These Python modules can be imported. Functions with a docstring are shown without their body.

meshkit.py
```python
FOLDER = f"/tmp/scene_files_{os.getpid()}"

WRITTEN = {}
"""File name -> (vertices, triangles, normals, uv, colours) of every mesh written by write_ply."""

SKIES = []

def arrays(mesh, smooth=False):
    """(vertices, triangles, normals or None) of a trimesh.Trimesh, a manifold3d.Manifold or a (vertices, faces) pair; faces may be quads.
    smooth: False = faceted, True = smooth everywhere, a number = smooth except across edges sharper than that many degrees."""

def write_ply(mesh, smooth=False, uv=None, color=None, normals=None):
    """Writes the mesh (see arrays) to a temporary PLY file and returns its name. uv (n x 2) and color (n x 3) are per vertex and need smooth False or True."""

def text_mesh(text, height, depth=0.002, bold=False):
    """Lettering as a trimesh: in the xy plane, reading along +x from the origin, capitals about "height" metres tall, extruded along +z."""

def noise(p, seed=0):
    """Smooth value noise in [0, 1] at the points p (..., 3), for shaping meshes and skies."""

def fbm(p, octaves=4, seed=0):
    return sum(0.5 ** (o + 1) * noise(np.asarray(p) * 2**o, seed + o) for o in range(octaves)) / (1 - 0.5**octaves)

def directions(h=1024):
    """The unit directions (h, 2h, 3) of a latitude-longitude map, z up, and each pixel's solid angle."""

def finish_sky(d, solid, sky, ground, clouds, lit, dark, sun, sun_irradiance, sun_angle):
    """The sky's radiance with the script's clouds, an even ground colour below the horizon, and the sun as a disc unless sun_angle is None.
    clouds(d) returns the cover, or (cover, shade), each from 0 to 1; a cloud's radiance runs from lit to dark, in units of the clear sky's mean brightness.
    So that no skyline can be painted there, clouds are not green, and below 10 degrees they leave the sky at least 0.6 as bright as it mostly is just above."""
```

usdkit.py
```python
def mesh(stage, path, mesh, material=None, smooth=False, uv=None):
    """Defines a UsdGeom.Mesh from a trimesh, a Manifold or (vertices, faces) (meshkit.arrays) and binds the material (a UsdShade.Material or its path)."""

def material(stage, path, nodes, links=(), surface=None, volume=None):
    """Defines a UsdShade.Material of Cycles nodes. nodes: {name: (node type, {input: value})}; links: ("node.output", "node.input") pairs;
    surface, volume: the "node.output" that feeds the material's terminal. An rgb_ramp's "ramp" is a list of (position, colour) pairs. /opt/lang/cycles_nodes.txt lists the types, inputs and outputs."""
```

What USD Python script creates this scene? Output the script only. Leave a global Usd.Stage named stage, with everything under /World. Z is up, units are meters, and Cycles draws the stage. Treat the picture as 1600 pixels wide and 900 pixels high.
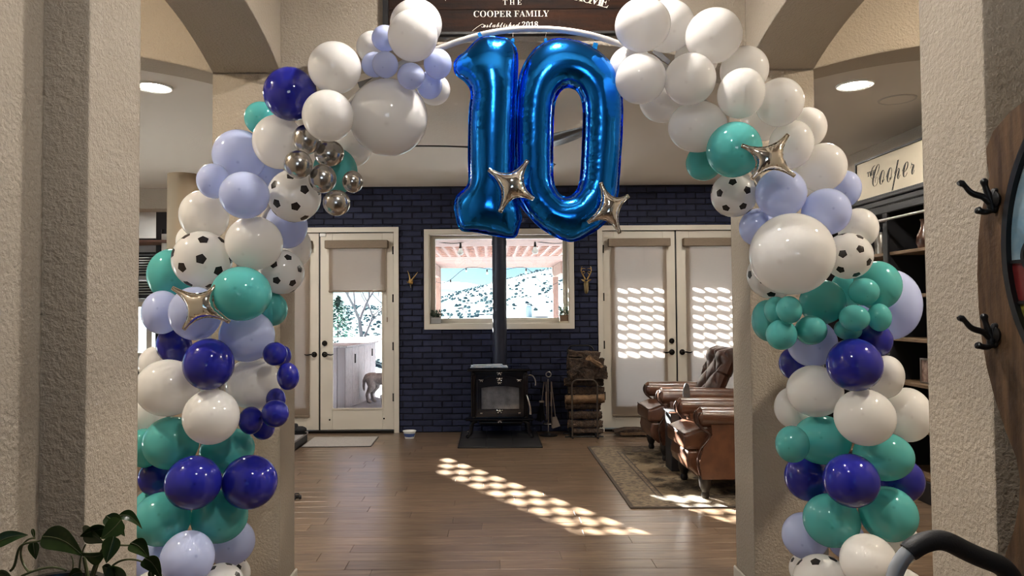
import math, random, glob
import numpy as np, trimesh, usdkit, manifold3d
from scipy.spatial import Delaunay
from scipy.sparse import coo_matrix
from scipy.sparse.linalg import spsolve
from shapely import affinity, union_all, box as sbox, points as spoints
from shapely.geometry import Polygon, LineString, Point
from pxr import Usd, UsdGeom, UsdLux, UsdShade, Gf, Sdf

R = random.Random(7)
stage = Usd.Stage.CreateInMemory()
UsdGeom.Xform.Define(stage, '/World')

# ------------------------------------------------------------------ camera, sky, sun, exposure
EYE = np.array([0.0, 0.0, 1.53])
FPX, CX, CY = 1110.0, 765.0, 450.0
PITCH, ROLL = math.atan(33 / 1110), 0.0068
FWD = np.array([0, math.cos(PITCH), math.sin(PITCH)])
UP0 = np.array([0, -math.sin(PITCH), math.cos(PITCH)])
RT0 = np.array([1.0, 0, 0])
RT = math.cos(ROLL) * RT0 - math.sin(ROLL) * UP0
UP = math.sin(ROLL) * RT0 + math.cos(ROLL) * UP0
cam = UsdGeom.Camera.Define(stage, '/World/camera')
cam.CreateHorizontalApertureAttr(36.0)
cam.CreateFocalLengthAttr(36.0 * FPX / 1600)
cam.CreateHorizontalApertureOffsetAttr(36.0 * (800 - CX) / 1600)
cam.CreateExposureAttr(0.0)
cam.CreateClippingRangeAttr((0.05, 2000.0))
M = Gf.Matrix4d(*RT, 0, *UP, 0, *(-FWD), 0, *EYE, 1)
UsdGeom.Xformable(cam).AddTransformOp().Set(M)

SUN = np.array([0.60, -1.0, -0.437]); SUN /= np.linalg.norm(SUN)      # travel direction, a low winter sun from behind and left
SUN_STRENGTH, SKY_STRENGTH = 75.0, 0.075
sun = UsdLux.DistantLight.Define(stage, '/World/sun')
sun.CreateIntensityAttr(SUN_STRENGTH); sun.CreateAngleAttr(0.53); sun.CreateNormalizeAttr(True); sun.CreateColorAttr((1.0, 0.97, 0.92))
zax = -SUN; xax = np.cross([0, 0, 1], zax); xax /= np.linalg.norm(xax); yax = np.cross(zax, xax)
UsdGeom.Xformable(sun).AddTransformOp().Set(Gf.Matrix4d(*xax, 0, *yax, 0, *zax, 0, 0, 0, 0, 1))
skym = usdkit.material(stage, '/World/Looks/sky_air', {
    's': ('sky_texture', {'sky_type': 'multiple_scattering', 'sun_disc': False, 'sun_elevation': math.asin(-SUN[2]), 'sun_rotation': math.atan2(-SUN[0], -SUN[1])}),
    't': ('mix', {'mix_type': 'multiply', 'fac': 1.0, 'color2': (0.62, 0.88, 1.15)}), 'b': ('background_shader', {'strength': SKY_STRENGTH})}, [('s.color', 't.color1'), ('t.color', 'b.color')], surface='b.background')
dome = UsdLux.DomeLight.Define(stage, '/World/sky')
UsdShade.MaterialBindingAPI.Apply(dome.GetPrim()).Bind(skym)
LAMP = dict(foyer=900.0, passage=1480.0, living=480.0, hall=420.0)

def P(px, py, y):
    """World point that sits at world depth y on the line of sight through a picture point."""
    d = (px - CX) / FPX * RT - (py - CY) / FPX * UP + FWD
    return EYE + d * (y / d[1])
def PX(px, py, x):
    """The same, on the upright plane x = const."""
    d = (px - CX) / FPX * RT - (py - CY) / FPX * UP + FWD
    return EYE + d * (x / d[0])
def PZ(px, py, z):
    d = (px - CX) / FPX * RT - (py - CY) / FPX * UP + FWD
    return EYE + d * ((z - EYE[2]) / d[2])

# ------------------------------------------------------------------ prims
taken = {}
def numbered(parent, name):
    k = (parent, name)
    n = taken.get(k, 0); taken[k] = n + 1
    return name if n == 0 else f'{name}_{n:03d}'
def path_of(o):
    return '/World' if o is None else str(o.GetPath())
def tag(o, label=None, cat=None, group=None, kind=None):
    for k, v in (('label', label), ('category', cat), ('group', group), ('kind', kind)):
        if v: o.SetCustomDataByKey(k, v)
    return o
def thing(name, label, cat, loc=(0, 0, 0), rotz=0, group=None, kind=None):
    x = UsdGeom.Xform.Define(stage, '/World/' + numbered('/World', name))
    if any(loc): x.AddTranslateOp().Set(Gf.Vec3d(*map(float, loc)))
    if rotz: x.AddRotateZOp().Set(float(rotz))
    return tag(x.GetPrim(), label, cat, group, kind)
def obj(name, mesh, mat, parent=None, smooth=35, label=None, cat=None, group=None, kind=None):
    p = path_of(parent)
    m = usdkit.mesh(stage, p + '/' + numbered(p, name), mesh, MAT[mat], smooth=smooth)
    return tag(m.GetPrim(), label, cat, group, kind)
def struct(name, mesh, mat, smooth=35, label=None):
    return obj(name, mesh, mat, None, smooth, label, None, None, 'structure')

# ------------------------------------------------------------------ mesh helpers
cat_ = trimesh.util.concatenate
def bx(x0, x1, y0, y1, z0, z1):
    m = trimesh.creation.box([abs(x1 - x0), abs(y1 - y0), abs(z1 - z0)])
    m.apply_translation([(x0 + x1) / 2, (y0 + y1) / 2, (z0 + z1) / 2]); return m
def rbx(x0, x1, y0, y1, z0, z1, r, n=10):
    """Box with rounded edges."""
    r = min(r, abs(x1 - x0) / 2.01, abs(y1 - y0) / 2.01, abs(z1 - z0) / 2.01)
    s = manifold3d.Manifold.sphere(r, n)
    hull = manifold3d.Manifold.batch_hull([s.translate([x, y, z]) for x in (x0 + r, x1 - r) for y in (y0 + r, y1 - r) for z in (z0 + r, z1 - r)])
    return tm(hull)
def cbx(x0, x1, y0, y1, z0, z1, c):
    """Box with chamfered edges, 44 triangles."""
    pts = []
    for sx, a in ((0, x0), (1, x1)):
        for sy, b in ((0, y0), (1, y1)):
            for sz, d in ((0, z0), (1, z1)):
                ia, ib, id_ = (c if not sx else -c), (c if not sy else -c), (c if not sz else -c)
                pts += [[a, b + ib, d + id_], [a + ia, b, d + id_], [a + ia, b + ib, d]]
    return trimesh.convex.convex_hull(np.array(pts))
def tm(man):
    m = man.to_mesh(); return trimesh.Trimesh(np.array(m.vert_properties[:, :3]), np.array(m.tri_verts), process=False)
def cyl(p0, p1, r, r2=None, n=20):
    return tube([p0, p1], [r, r if r2 is None else r2], n)
def tube(pts, r, n=12, cap=True):
    pts = np.asarray(pts, float); k = len(pts)
    r = np.full(k, r, float) if np.ndim(r) == 0 else np.asarray(r, float)
    t = np.gradient(pts, axis=0); t /= np.maximum(np.linalg.norm(t, axis=1, keepdims=True), 1e-12)
    a = np.array([0, 0, 1.0]) if abs(t[0][2]) < 0.9 else np.array([1.0, 0, 0])
    u = np.cross(t[0], a); u /= np.linalg.norm(u)
    ang = np.linspace(0, 2 * np.pi, n, endpoint=False); V = []
    for i in range(k):
        u = u - t[i] * (u @ t[i]); u /= np.linalg.norm(u); w = np.cross(t[i], u)
        V.append(pts[i] + r[i] * (np.cos(ang)[:, None] * u + np.sin(ang)[:, None] * w))
    V = np.vstack(V); F = []
    for i in range(k - 1):
        for j in range(n):
            a0, a1, b0, b1 = i * n + j, i * n + (j + 1) % n, (i + 1) * n + j, (i + 1) * n + (j + 1) % n
            F += [[a0, a1, b1], [a0, b1, b0]]
    if cap:
        V = np.vstack([V, pts[0], pts[-1]]); c0, c1 = len(V) - 2, len(V) - 1
        for j in range(n):
            F += [[c0, (j + 1) % n, j], [c1, (k - 1) * n + j, (k - 1) * n + (j + 1) % n]]
    return trimesh.Trimesh(V, np.array(F)[:, ::-1], process=False)
def spline(pts, n=40):
    from scipy.interpolate import CubicSpline
    pts = np.asarray(pts, float); t = np.r_[0, np.cumsum(np.linalg.norm(np.diff(pts, axis=0), axis=1))]
    return CubicSpline(t, pts)(np.linspace(0, t[-1], n))
def lathe(profile, n=24):
    return trimesh.creation.revolve(np.asarray(profile, float), sections=n)
def ext(poly, d):
    g = getattr(poly, 'geoms', [poly])
    return cat_([trimesh.creation.extrude_polygon(q, d, engine='earcut') for q in g if q.area > 1e-9])
def up_xz(mesh, y=0):
    """A polygon drawn in (x, z) and extruded: stands it up, front face at y, thickness going to +y."""
    v = np.array(mesh.vertices); v = np.c_[v[:, 0], y + v[:, 2], v[:, 1]]
    return trimesh.Trimesh(v, np.array(mesh.faces)[:, ::-1], process=False)
def up_yz(mesh, x=0):
    """A polygon drawn in (y, z): stands it up on the plane x, thickness going to +x."""
    v = np.array(mesh.vertices); v = np.c_[x + v[:, 2], v[:, 0], v[:, 1]]
    return trimesh.Trimesh(v, np.array(mesh.faces), process=False)
def moved(m, t=(0, 0, 0), rot=None, scale=None):
    m = m.copy()
    if scale is not None: m.apply_scale(scale)
    if rot is not None: m.apply_transform(trimesh.transformations.euler_matrix(*np.radians(rot)))
    m.apply_translation(t); return m
def jitter(m, amp, freq, seed=0):
    import meshkit
    m = m.copy(); v = np.array(m.vertices)
    d = np.stack([meshkit.fbm(v * freq + 13.1 * k, 3, seed + k) for k in range(3)], -1) - 0.5
    m.vertices = v + d * 2 * amp; return m
FONT = glob.glob('/opt/blender-*/*/datafiles/fonts/NotoSansMath*.woff2')[0]
def letters(text, cap, size=150):
    """Lettering as a shapely shape, capitals cap metres tall, starting at the origin."""
    from PIL import Image, ImageDraw, ImageFont
    f = ImageFont.truetype(FONT, size)
    x0, y0, x1, y1 = f.getbbox(text, anchor='ls')
    im = Image.new('L', (x1 - x0 + 12, y1 - y0 + 12)); ImageDraw.Draw(im).text((6 - x0, 6 - y0), text, 255, font=f, anchor='ls')
    on = np.pad(np.asarray(im) > 127, ((0, 0), (1, 1))).astype(np.int8)
    rows, st = np.nonzero(np.diff(on, axis=1) == 1); en = np.nonzero(np.diff(on, axis=1) == -1)[1]
    sh = union_all(sbox(st, -rows - 1, en, -rows)).buffer(0.7).buffer(-0.7).simplify(0.6)
    s = cap / (0.68 * size)
    return affinity.affine_transform(sh, [s, 0, 0, s, -6 * s, (6 - y0) * s])
def serif(t): return ''.join(chr(0x1D400 + ord(c) - 65) if 'A' <= c <= 'Z' else c for c in t)
def script(t):
    return ''.join(chr(0x1D4D0 + ord(c) - 65) if 'A' <= c <= 'Z' else chr(0x1D4EA + ord(c) - 97) if 'a' <= c <= 'z' else chr(0x1D7CE + int(c)) if c.isdigit() else c for c in t)

# ------------------------------------------------------------------ materials
MAT = {}
def mat(name, col, rough=0.5, metal=0.0, var=None, vscale=6, bump=0, bscale=40, vmap=(1, 1, 1), spec=None, coat=0, bevel=0, bdist=0.01, sheen=0, rnd=0, bdetail=3):
    """Principled material; var: a second colour mixed in by noise; bump: noise relief; rnd: each object's own tone."""
    n = {'p': ('principled_bsdf', {'base_color': col, 'roughness': rough, 'metallic': metal, **({'specular_ior_level': spec} if spec is not None else {}), **({'coat_weight': coat, 'coat_roughness': 0.08} if coat else {}), **({'sheen_weight': sheen} if sheen else {})})}
    l = []
    if var is not None or bump:
        n['g'] = ('geometry', {}); n['m'] = ('mapping', {'scale': vmap}); l.append(('g.position', 'm.vector'))
    last = None
    if var is not None:
        n['v'] = ('noise_texture', {'scale': vscale, 'detail': 4, 'roughness': 0.6}); n['r'] = ('map_range', {'from_min': 0.32, 'from_max': 0.68, 'clamp': True})
        n['x'] = ('mix', {'color1': col, 'color2': var}); l += [('m.vector', 'v.vector'), ('v.fac', 'r.value'), ('r.result', 'x.fac')]; last = 'x.color'
    if rnd:
        n['oi'] = ('object_info', {}); n['mr'] = ('map_range', {'to_min': 1 - rnd, 'to_max': 1 + rnd}); n['h'] = ('hsv', {'color': col}); l += [('oi.random', 'mr.value'), ('mr.result', 'h.value')]
        if last: l.append((last, 'h.color'))
        last = 'h.color'
    if last: l.append((last, 'p.base_color'))
    if bevel: n['bv'] = ('bevel', {'radius': bevel})
    if bump:
        n['bn'] = ('noise_texture', {'scale': bscale, 'detail': bdetail, 'roughness': 0.55}); n['b'] = ('bump', {'strength': bump, 'distance': bdist})
        l += [('g.position', 'bn.vector'), ('bn.fac', 'b.height'), ('b.normal', 'p.normal')]
        if bevel: l.append(('bv.bevel', 'b.normal'))
    elif bevel: l.append(('bv.bevel', 'p.normal'))
    MAT[name] = usdkit.material(stage, '/World/Looks/' + name, n, l, surface='p.BSDF')
def emit(name, col, s):
    MAT[name] = usdkit.material(stage, '/World/Looks/' + name, {'e': ('emission', {'color': col, 'strength': s})}, [], surface='e.emission')

mat('stucco', (0.375, 0.325, 0.265), 0.85, bump=0.55, bscale=75, bevel=0.018, bdist=0.012, spec=0.25)
mat('ceiling_paint', (0.56, 0.51, 0.445), 0.9, bump=0.25, bscale=45, bdist=0.008, spec=0.2)
mat('white_trim', (0.62, 0.575, 0.50), 0.42, bevel=0.004)
mat('navy_brick', (0.0145, 0.0175, 0.042), 0.62, var=(0.022, 0.027, 0.060), vscale=9, bump=0.5, bscale=60, bdist=0.004, rnd=0.28, spec=0.2)
mat('navy_mortar', (0.006, 0.007, 0.016), 0.9, bump=0.4, bscale=80)
mat('black_paint', (0.012, 0.012, 0.013), 0.5)
mat('black_wood', (0.0085, 0.0085, 0.0105), 0.5, bump=0.1, bscale=30)
mat('bronze', (0.012, 0.010, 0.009), 0.32, 0.7)
mat('shelf_wood', (0.17, 0.105, 0.055), 0.6, var=(0.095, 0.055, 0.028), vscale=10, vmap=(8, 1, 8))
mat('black_enamel', (0.0025, 0.0025, 0.004), 0.12, spec=0.42, bevel=0.004)
mat('flue_black', (0.014, 0.018, 0.036), 0.42, 0.35)
mat('chrome', (0.75, 0.74, 0.72), 0.14, 1.0)
mat('pewter', (0.36, 0.33, 0.30), 0.32, 1.0)
mat('rack_steel', (0.10, 0.08, 0.065), 0.42, 0.8)
mat('gold', (0.62, 0.42, 0.17), 0.33, 1.0)
mat('antique_gold', (0.25, 0.19, 0.10), 0.4, 0.9)
mat('bark', (0.085, 0.050, 0.032), 0.9, var=(0.018, 0.012, 0.009), vscale=22, bump=0.9, bscale=60, bdist=0.02, rnd=0.35)
mat('split_wood', (0.22, 0.13, 0.065), 0.85, var=(0.09, 0.05, 0.027), vscale=14, bump=0.6, bscale=60, bdist=0.01)
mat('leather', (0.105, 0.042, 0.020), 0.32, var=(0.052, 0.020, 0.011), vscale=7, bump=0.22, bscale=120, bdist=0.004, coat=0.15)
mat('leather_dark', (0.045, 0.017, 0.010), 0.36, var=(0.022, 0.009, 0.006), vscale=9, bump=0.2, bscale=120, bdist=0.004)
mat('dark_leg', (0.012, 0.008, 0.006), 0.35)
mat('hearth_slate', (0.032, 0.032, 0.033), 0.35, var=(0.018, 0.018, 0.02), vscale=5)
mat('mat_fabric', (0.40, 0.37, 0.35), 0.95, var=(0.33, 0.31, 0.30), vscale=60, bump=0.5, bscale=250)
mat('white_plastic', (0.72, 0.72, 0.70), 0.4)
mat('blue_print', (0.05, 0.09, 0.26), 0.5)
mat('paper', (0.66, 0.67, 0.70), 0.8, var=(0.30, 0.42, 0.62), vscale=18)
mat('arch_pipe', (0.40, 0.38, 0.36), 0.38)
mat('cream_board', (0.62, 0.545, 0.42), 0.75, var=(0.57, 0.50, 0.385), vscale=5)
mat('ink', (0.030, 0.026, 0.022), 0.7)
mat('cream_ink', (0.74, 0.69, 0.60), 0.7)
mat('sign_wood', (0.040, 0.019, 0.012), 0.85, spec=0.06, var=(0.016, 0.014, 0.014), vscale=3.2, vmap=(1, 1, 7), bump=0.3, bscale=50)
mat('tree_wood', (0.115, 0.066, 0.034), 0.6, spec=0.2, var=(0.040, 0.022, 0.012), vscale=7, vmap=(7, 7, 0.7), bump=0.2, bscale=40)
mat('iron', (0.008, 0.008, 0.009), 0.35, 0.3)
mat('foam_grip', (0.016, 0.015, 0.016), 0.5, bump=0.25, bscale=300, bdist=0.002)
mat('grey_tube', (0.40, 0.42, 0.45), 0.3, 0.2)
mat('pot_black', (0.008, 0.008, 0.008), 0.3)
mat('soil', (0.02, 0.014, 0.01), 1.0, bump=0.8, bscale=90)
mat('planter_wood', (0.20, 0.115, 0.065), 0.7, var=(0.12, 0.07, 0.04), vscale=15)
mat('planter_tin', (0.34, 0.34, 0.34), 0.45, 0.4)
mat('small_leaf', (0.055, 0.085, 0.055), 0.55, var=(0.025, 0.05, 0.03), vscale=40)
mat('stem', (0.10, 0.11, 0.045), 0.5)
mat('weathered_wood', (0.30, 0.275, 0.28), 0.85, var=(0.20, 0.185, 0.19), vscale=12, vmap=(6, 6, 1), bump=0.3, bscale=60)
mat('pine_board', (0.27, 0.16, 0.13), 0.75, var=(0.19, 0.105, 0.082), vscale=8, vmap=(1, 6, 6))
mat('cedar', (0.30, 0.19, 0.15), 0.75, var=(0.23, 0.14, 0.11), vscale=8, vmap=(6, 6, 1))
mat('patio_slab', (0.22, 0.235, 0.27), 0.85, spec=0.1, var=(0.15, 0.165, 0.19), vscale=4)
mat('pale_deck', (0.24, 0.25, 0.26), 0.9, spec=0.0)
mat('hill_earth', (0.092, 0.122, 0.128), 1.0, spec=0.0, var=(0.07, 0.095, 0.10), vscale=0.35)
mat('sage', (0.125, 0.165, 0.175), 1.0, spec=0.0, var=(0.09, 0.125, 0.135), vscale=4)
mat('bare_bark', (0.16, 0.14, 0.15), 0.9)
mat('evergreen', (0.10, 0.20, 0.17), 0.8, var=(0.05, 0.12, 0.10), vscale=9)
mat('dog_fur', (0.30, 0.27, 0.26), 0.95, var=(0.16, 0.14, 0.14), vscale=22, bump=0.8, bscale=90, bdist=0.02)
mat('wire_black', (0.01, 0.01, 0.01), 0.6)
mat('column_paint', (0.30, 0.225, 0.145), 0.6)
mat('pale_wall', (0.50, 0.52, 0.53), 0.8)
mat('fan_blade', (0.06, 0.058, 0.058), 0.33, 0.2)
mat('sofa_fabric', (0.012, 0.013, 0.016), 0.85)
mat('photo_print', (0.10, 0.05, 0.04), 0.4, var=(0.35, 0.25, 0.2), vscale=30)
mat('tape_grey', (0.10, 0.10, 0.105), 0.5)
mat('silver_tray', (0.62, 0.64, 0.67), 0.16, 0.9)
mat('caulk', (0.02, 0.018, 0.016), 0.9)
mat('vent_white', (0.42, 0.39, 0.35), 0.7)
emit('lamp_foyer', (1.0, 0.93, 0.84), LAMP['foyer'])
emit('lamp_passage', (1.0, 0.88, 0.71), LAMP['passage'])
emit('lamp_living', (1.0, 0.93, 0.82), LAMP['living'])
emit('lamp_hall', (1.0, 0.95, 0.89), LAMP['hall'])
# plank floor: grain along x, each plank its own tone
MAT['plank'] = usdkit.material(stage, '/World/Looks/plank', {
    'g': ('geometry', {}), 'm': ('mapping', {'scale': (1.0, 9.0, 1)}), 'n': ('noise_texture', {'scale': 3.0, 'detail': 6, 'roughness': 0.65, 'distortion': 0.6}),
    'r': ('rgb_ramp', {'ramp': [(0.25, (0.080, 0.050, 0.031)), (0.5, (0.140, 0.093, 0.060)), (0.75, (0.205, 0.142, 0.094))]}),
    'oi': ('object_info', {}), 'mr': ('map_range', {'to_min': 0.82, 'to_max': 1.16}), 'h': ('hsv', {}), 'b': ('bump', {'strength': 0.25, 'distance': 0.004}), 'p': ('principled_bsdf', {'roughness': 0.27, 'specular_ior_level': 0.55})},
    [('g.position', 'm.vector'), ('m.vector', 'n.vector'), ('n.fac', 'r.fac'), ('r.color', 'h.color'), ('oi.random', 'mr.value'), ('mr.result', 'h.value'), ('h.color', 'p.base_color'), ('n.fac', 'b.height'), ('b.normal', 'p.normal')], surface='p.BSDF')
MAT['plank_far'] = usdkit.material(stage, '/World/Looks/plank_far', {
    'g': ('geometry', {}), 'bt': ('brick_texture', {'color1': (0.11, 0.07, 0.042), 'color2': (0.165, 0.106, 0.064), 'mortar': (0.03, 0.02, 0.013), 'scale': 1.0, 'mortar_size': 0.003, 'brick_width': 1.2, 'row_height': 0.15}),
    'p': ('principled_bsdf', {'roughness': 0.3})}, [('g.position', 'bt.vector'), ('bt.color', 'p.base_color')], surface='p.BSDF')
# window pane: clear, with a reflection that grows towards grazing
MAT['pane'] = usdkit.material(stage, '/World/Looks/pane', {
    't': ('transparent_bsdf', {'color': (0.96, 0.98, 0.98)}), 'gl': ('glossy_bsdf', {'roughness': 0.0}), 'f': ('fresnel', {'IOR': 1.45}), 'x': ('mix_closure', {})},
    [('f.fac', 'x.fac'), ('t.BSDF', 'x.closure1'), ('gl.BSDF', 'x.closure2')], surface='x.closure')
# woven shade cloth: part of the light comes through
def shade_cloth(name, col, through, k):
    MAT[name] = usdkit.material(stage, '/World/Looks/' + name, {
        'g': ('geometry', {}), 'm': ('mapping', {'scale': (14, 14, 110)}), 'n': ('noise_texture', {'scale': 3, 'detail': 3}),
        'x': ('mix', {'color1': tuple(c * 0.78 for c in col), 'color2': tuple(min(1, c * 1.15) for c in col)}), 'd': ('diffuse_bsdf', {}), 't': ('translucent_bsdf', {'color': through}), 'mx': ('mix_closure', {'fac': k})},
        [('g.position', 'm.vector'), ('m.vector', 'n.vector'), ('n.fac', 'x.fac'), ('x.color', 'd.color'), ('d.BSDF', 'mx.closure1'), ('t.BSDF', 'mx.closure2')], surface='mx.closure')
shade_cloth('linen', (0.31, 0.25, 0.195), (0.86, 0.82, 0.79), 0.45)
shade_cloth('linen_thick', (0.24, 0.19, 0.145), (0.2, 0.16, 0.13), 0.05)
# balloon latex: glossy, a little light goes through, the thick tip of the film is darker
def latex(name, col, k=0.25, rough=0.09, tip=(0.35, 0.35, 0.4)):
    MAT[name] = usdkit.material(stage, '/World/Looks/' + name, {
        'tc': ('texture_coordinate', {}), 's': ('separate_xyz', {}), 'mr': ('map_range', {'from_min': 0.9955, 'from_max': 1.0, 'clamp': True}),
        'x': ('mix', {'color1': col, 'color2': tuple(c * t for c, t in zip(col, tip))}), 'p': ('principled_bsdf', {'roughness': rough, 'specular_ior_level': 0.75}), 't': ('translucent_bsdf', {'color': col}), 'mx': ('mix_closure', {'fac': k})},
        [('tc.object', 's.vector'), ('s.z', 'mr.value'), ('mr.result', 'x.fac'), ('x.color', 'p.base_color'), ('p.BSDF', 'mx.closure1'), ('t.BSDF', 'mx.closure2')], surface='mx.closure')
latex('latex_white', (0.90, 0.885, 0.87), 0.38, 0.07, (0.85, 0.83, 0.83))
latex('latex_periwinkle', (0.61, 0.68, 0.94), 0.38, 0.07, (0.5, 0.55, 0.7))
latex('latex_teal', (0.13, 0.55, 0.54), 0.38, 0.07, (0.6, 0.6, 0.6))
latex('latex_navy', (0.018, 0.022, 0.32), 0.2, 0.07, (0.5, 0.5, 0.6))
mat('latex_chrome', (0.52, 0.505, 0.485), 0.20, 1.0)
mat('pentagon_ink', (0.018, 0.014, 0.013), 0.3)
mat('foil_blue', (0.014, 0.235, 0.86), 0.16, 1.0, bump=0.12, bscale=14, bdist=0.01)
mat('foil_silver', (0.80, 0.77, 0.72), 0.10, 1.0, bump=0.12, bscale=18, bdist=0.008)
MAT['leaf'] = usdkit.material(stage, '/World/Looks/leaf', {
    'g': ('geometry', {}), 'n': ('noise_texture', {'scale': 22, 'detail': 3}), 'r': ('rgb_ramp', {'ramp': [(0.3, (0.020, 0.048, 0.013)), (0.6, (0.050, 0.090, 0.022)), (0.8, (0.16, 0.19, 0.06))]}),
    'p': ('principled_bsdf', {'roughness': 0.32}), 't': ('translucent_bsdf', {}), 'mx': ('mix_closure', {'fac': 0.3})},
    [('g.position', 'n.vector'), ('n.fac', 'r.fac'), ('r.color', 'p.base_color'), ('r.color', 't.color'), ('p.BSDF', 'mx.closure1'), ('t.BSDF', 'mx.closure2')], surface='mx.closure')
# patterned rug
MAT['rug_pile'] = usdkit.material(stage, '/World/Looks/rug_pile', {
    'g': ('geometry', {}), 'n': ('noise_texture', {'scale': 9, 'detail': 5, 'roughness': 0.7, 'distortion': 1.6}), 'v': ('voronoi_texture', {'scale': 7, 'feature': 'smooth_f1'}), 'a': ('math', {'math_type': 'multiply_add', 'value2': 0.55, 'value3': 0.0}), 'ad': ('math', {'math_type': 'add'}),
    'r': ('rgb_ramp', {'ramp': [(0.44, (0.045, 0.037, 0.030)), (0.64, (0.080, 0.064, 0.048)), (0.80, (0.22, 0.17, 0.11))]}), 'p': ('principled_bsdf', {'roughness': 0.95, 'specular_ior_level': 0.1})},
    [('g.position', 'n.vector'), ('g.position', 'v.vector'), ('v.distance', 'a.value1'), ('a.value', 'ad.value1'), ('n.fac', 'ad.value2'), ('ad.value', 'r.fac'), ('r.color', 'p.base_color')], surface='p.BSDF')
mat('rug_border', (0.22, 0.165, 0.105), 0.95, var=(0.055, 0.042, 0.031), vscale=22, bump=0.3, bscale=120)
mat('rug_line', (0.055, 0.042, 0.033), 0.95)
mat('glass_sky', (0.11, 0.20, 0.27), 0.25, var=(0.30, 0.36, 0.38), vscale=9)
mat('glass_field', (0.19, 0.16, 0.025), 0.25, var=(0.10, 0.11, 0.02), vscale=9)
mat('glass_red', (0.10, 0.012, 0.012), 0.25)
mat('glass_white', (0.45, 0.43, 0.39), 0.3)
mat('lead', (0.012, 0.012, 0.012), 0.4, 0.5)
mat('stove_glass', (0.115, 0.115, 0.12), 0.07, var=(0.045, 0.045, 0.05), vscale=7, coat=0.5)

# ------------------------------------------------------------------ the shell
D0, D1 = 1.82, 2.09          # hall wall with the near opening
E0, E1 = 3.63, 3.90          # wall with the arched openings into the living room
WB = 8.90                    # face of the brick wall
XL, XR = -1.07, 1.331        # inner faces of the foyer's side walls
XLO, XRO = -1.42, 1.678      # their outer faces
ZS, RISE = 2.756, 0.155      # springing and rise of every arch
ZC = 3.08                    # living room ceiling
ZF = 3.55                    # foyer ceiling

def arch(c0, c1, z0=-0.2, zs=ZS, rise=RISE, n=28):
    """Opening with a segmental arch, as a polygon."""
    a = (c1 - c0) / 2; m = (c0 + c1) / 2; rad = (a * a + rise * rise) / (2 * rise); zc = zs + rise - rad
    th = math.asin(a / rad); t = np.linspace(-th, th, n)
    return Polygon([(c0, z0)] + [(m + rad * math.sin(k), zc + rad * math.cos(k)) for k in t] + [(c1, z0)])

main_wall = sbox(-5.2, 0, 5.0, ZF).difference(union_all([arch(XL, XR), arch(XLO - 2.2, XLO), arch(XRO, XRO + 2.2)]))
struct('wall_inner', up_xz(ext(main_wall, E1 - E0), E0), 'stucco', label='beige stucco wall of three shallow arches behind the balloon arch')
near_wall = sbox(-5.2, 0, 5.0, ZF).difference(union_all([arch(-1.033, 1.284), arch(XLO - 2.2, XLO - 0.02, 0.0, 2.3), arch(XRO + 0.02, XRO + 2.2, 0.0, 2.3)]).intersection(sbox(-1.033, -1, 1.284, 4)))
struct('wall_front', up_xz(ext(near_wall, D1 - D0), D0), 'stucco', label='beige stucco wall of the opening nearest the camera')
side = sbox(D1, 0, E0, ZF).difference(arch(D1 + 0.001, E0 - 0.001))
struct('wall_left', up_yz(ext(side, XL - XLO), XLO), 'stucco', label='stucco side wall of the foyer, opened by an arch')
struct('wall_right', up_yz(ext(side, XRO - XR), XR), 'stucco', label='stucco side wall of the foyer, opened by an arch')
struct('ceiling', bx(-5.2, 5.0, D0, E1, ZF, ZF + 0.1), 'ceiling_paint')
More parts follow.
